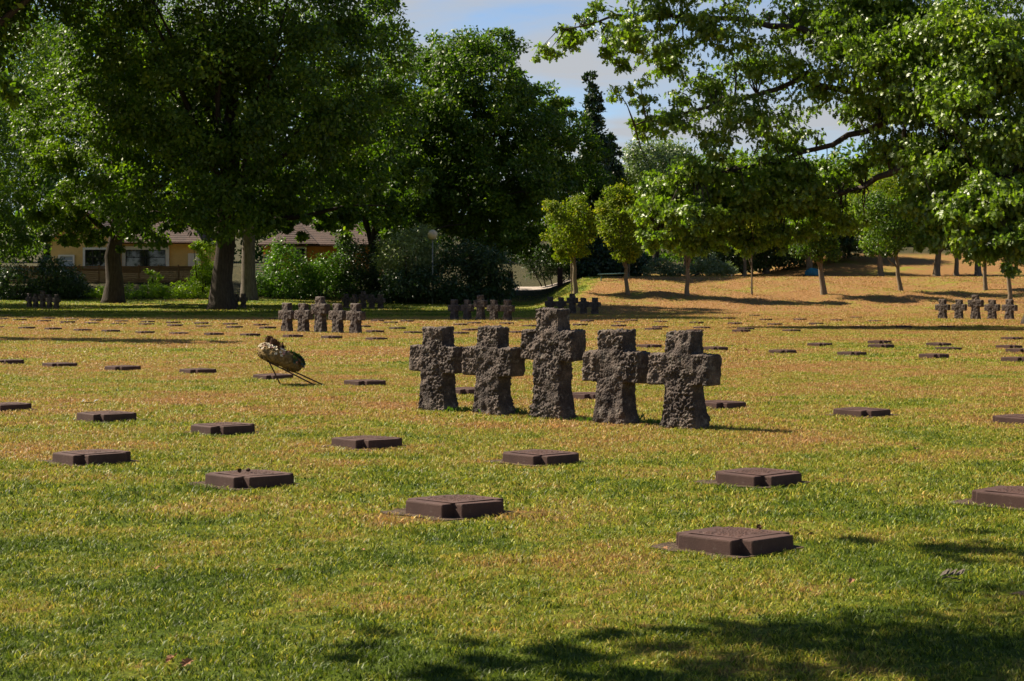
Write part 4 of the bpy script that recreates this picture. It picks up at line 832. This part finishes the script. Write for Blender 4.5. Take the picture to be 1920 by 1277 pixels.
# ------------------------------------------------------------------ fallen things
def cone_at(x, y, z, lab, s=.33, grp='fallen pine cones'):
    o = link('pine_cone', cm, None, M['cone']); o.location = (x, y, z+.010); o.scale = (s,)*3; o.rotation_euler = (R(85), 0, random.uniform(0, 6)); tag(o, lab, 'pine cone', grp)
m1 = next(t_ for t_ in markers if abs(t_[2]-G(1377,1043).y) < .01); m2_ = next(t_ for t_ in markers if abs(t_[2]-G(468,917).y) < .01)
cone_at(m1[0]+.17, m1[1]+.10, .098, 'small pine cone lying on the nearest grave marker'); cone_at(m2_[0]-.08, m2_[1]-.02, .098, 'left one of two pine cones on the second front row marker'); cone_at(m2_[0]-.03, m2_[1]+.0, .098, 'right one of two pine cones on the second front row marker')
p = G(1499, 1004); cone_at(p.x, p.y, -.004, 'pine cone in the grass right of the nearest marker, left of two'); p = G(1515, 1005); cone_at(p.x, p.y, -.004, 'pine cone in the grass right of the nearest marker, right of two')
def dead_leaf(px, py, s, lab, seed):
    rg = random.Random(seed); p = G(px, py); mb = MB(); n = 9; rim = []
    for i in range(n*2):
        a = math.pi*i/n; r = s*(1 if i % 2 else .62)*rg.uniform(.8, 1.15); rim.append((r*math.cos(a), r*.7*math.sin(a), .01+abs(math.sin(a))*s*.35+rg.uniform(0, s*.12)))
    b0 = len(mb.v); mb.v.append((0,0,.012)); mb.v += rim
    for i in range(n*2): mb.f.append((b0, b0+1+i, b0+1+(i+1) % (n*2)))
    o = mb.build('dead_leaf', M['dry_leaf']); o.location = (p.x, p.y, p.z+.028); o.rotation_euler = (rg.uniform(-.4, .4), rg.uniform(-.4, .4), rg.uniform(0, 6)); tag(o, lab, 'leaf', 'dead leaves lying on the lawn')
for i, (px, py, s, lab) in enumerate([(293,1081,.035,'brown dead leaf on the grass, lower left'), (524,1083,.030,'pale dead leaf on the grass, lower left of centre'), (325,1255,.04,'brown dead leaf at the bottom edge, left'), (352,1262,.035,'pale dead leaf at the bottom edge beside a brown one'), (1248,1041,.025,'reddish dead leaf just left of the nearest marker'), (1596,1104,.03,'reddish dead leaf in the grass below the nearest marker'), (1140,1040,.02,'tiny dead leaf left of the nearest marker'), (679,1043,.022,'small dark dead leaf under the front row'), (1716,850,.05,'dead leaf on the right lawn beyond the second row'), (1400,660,.10,'largest clump of dead leaves behind the fifth near cross'), (433,664,.06,'small dead leaf on the lawn left of the wreath'), (1404,665,.06,'dead leaf beside the largest clump of leaves')]): dead_leaf(px, py, s, lab, i)
def twig(px, py, L, lab, seed, mt='bark_grey'):
    rg = random.Random(seed); p = G(px, py); mb = MB(); mb.tube([(-L/2,0,.012),(0,.02,.024),(L/2,-.01,.014)], [.006,.005,.003], 5)
    for i in range(5): x = rg.uniform(-L/2, L/2); mb.poly([(x,0,.03),(x+.02,.02,.05),(x+.05,.01,.07),(x+.03,-.015,.045)])
    o = mb.build('fallen_twig', M[mt]); o.location = p; o.rotation_euler = (0, 0, rg.uniform(-.4, .4)); tag(o, lab, 'twig', 'fallen twigs on the lawn')
twig(1778, 1092, .12, 'grey fallen twig with curled leaves near the right edge', 1); twig(165, 758, .20, 'fallen green sprig on the lawn above the second row', 2, 'hedge')
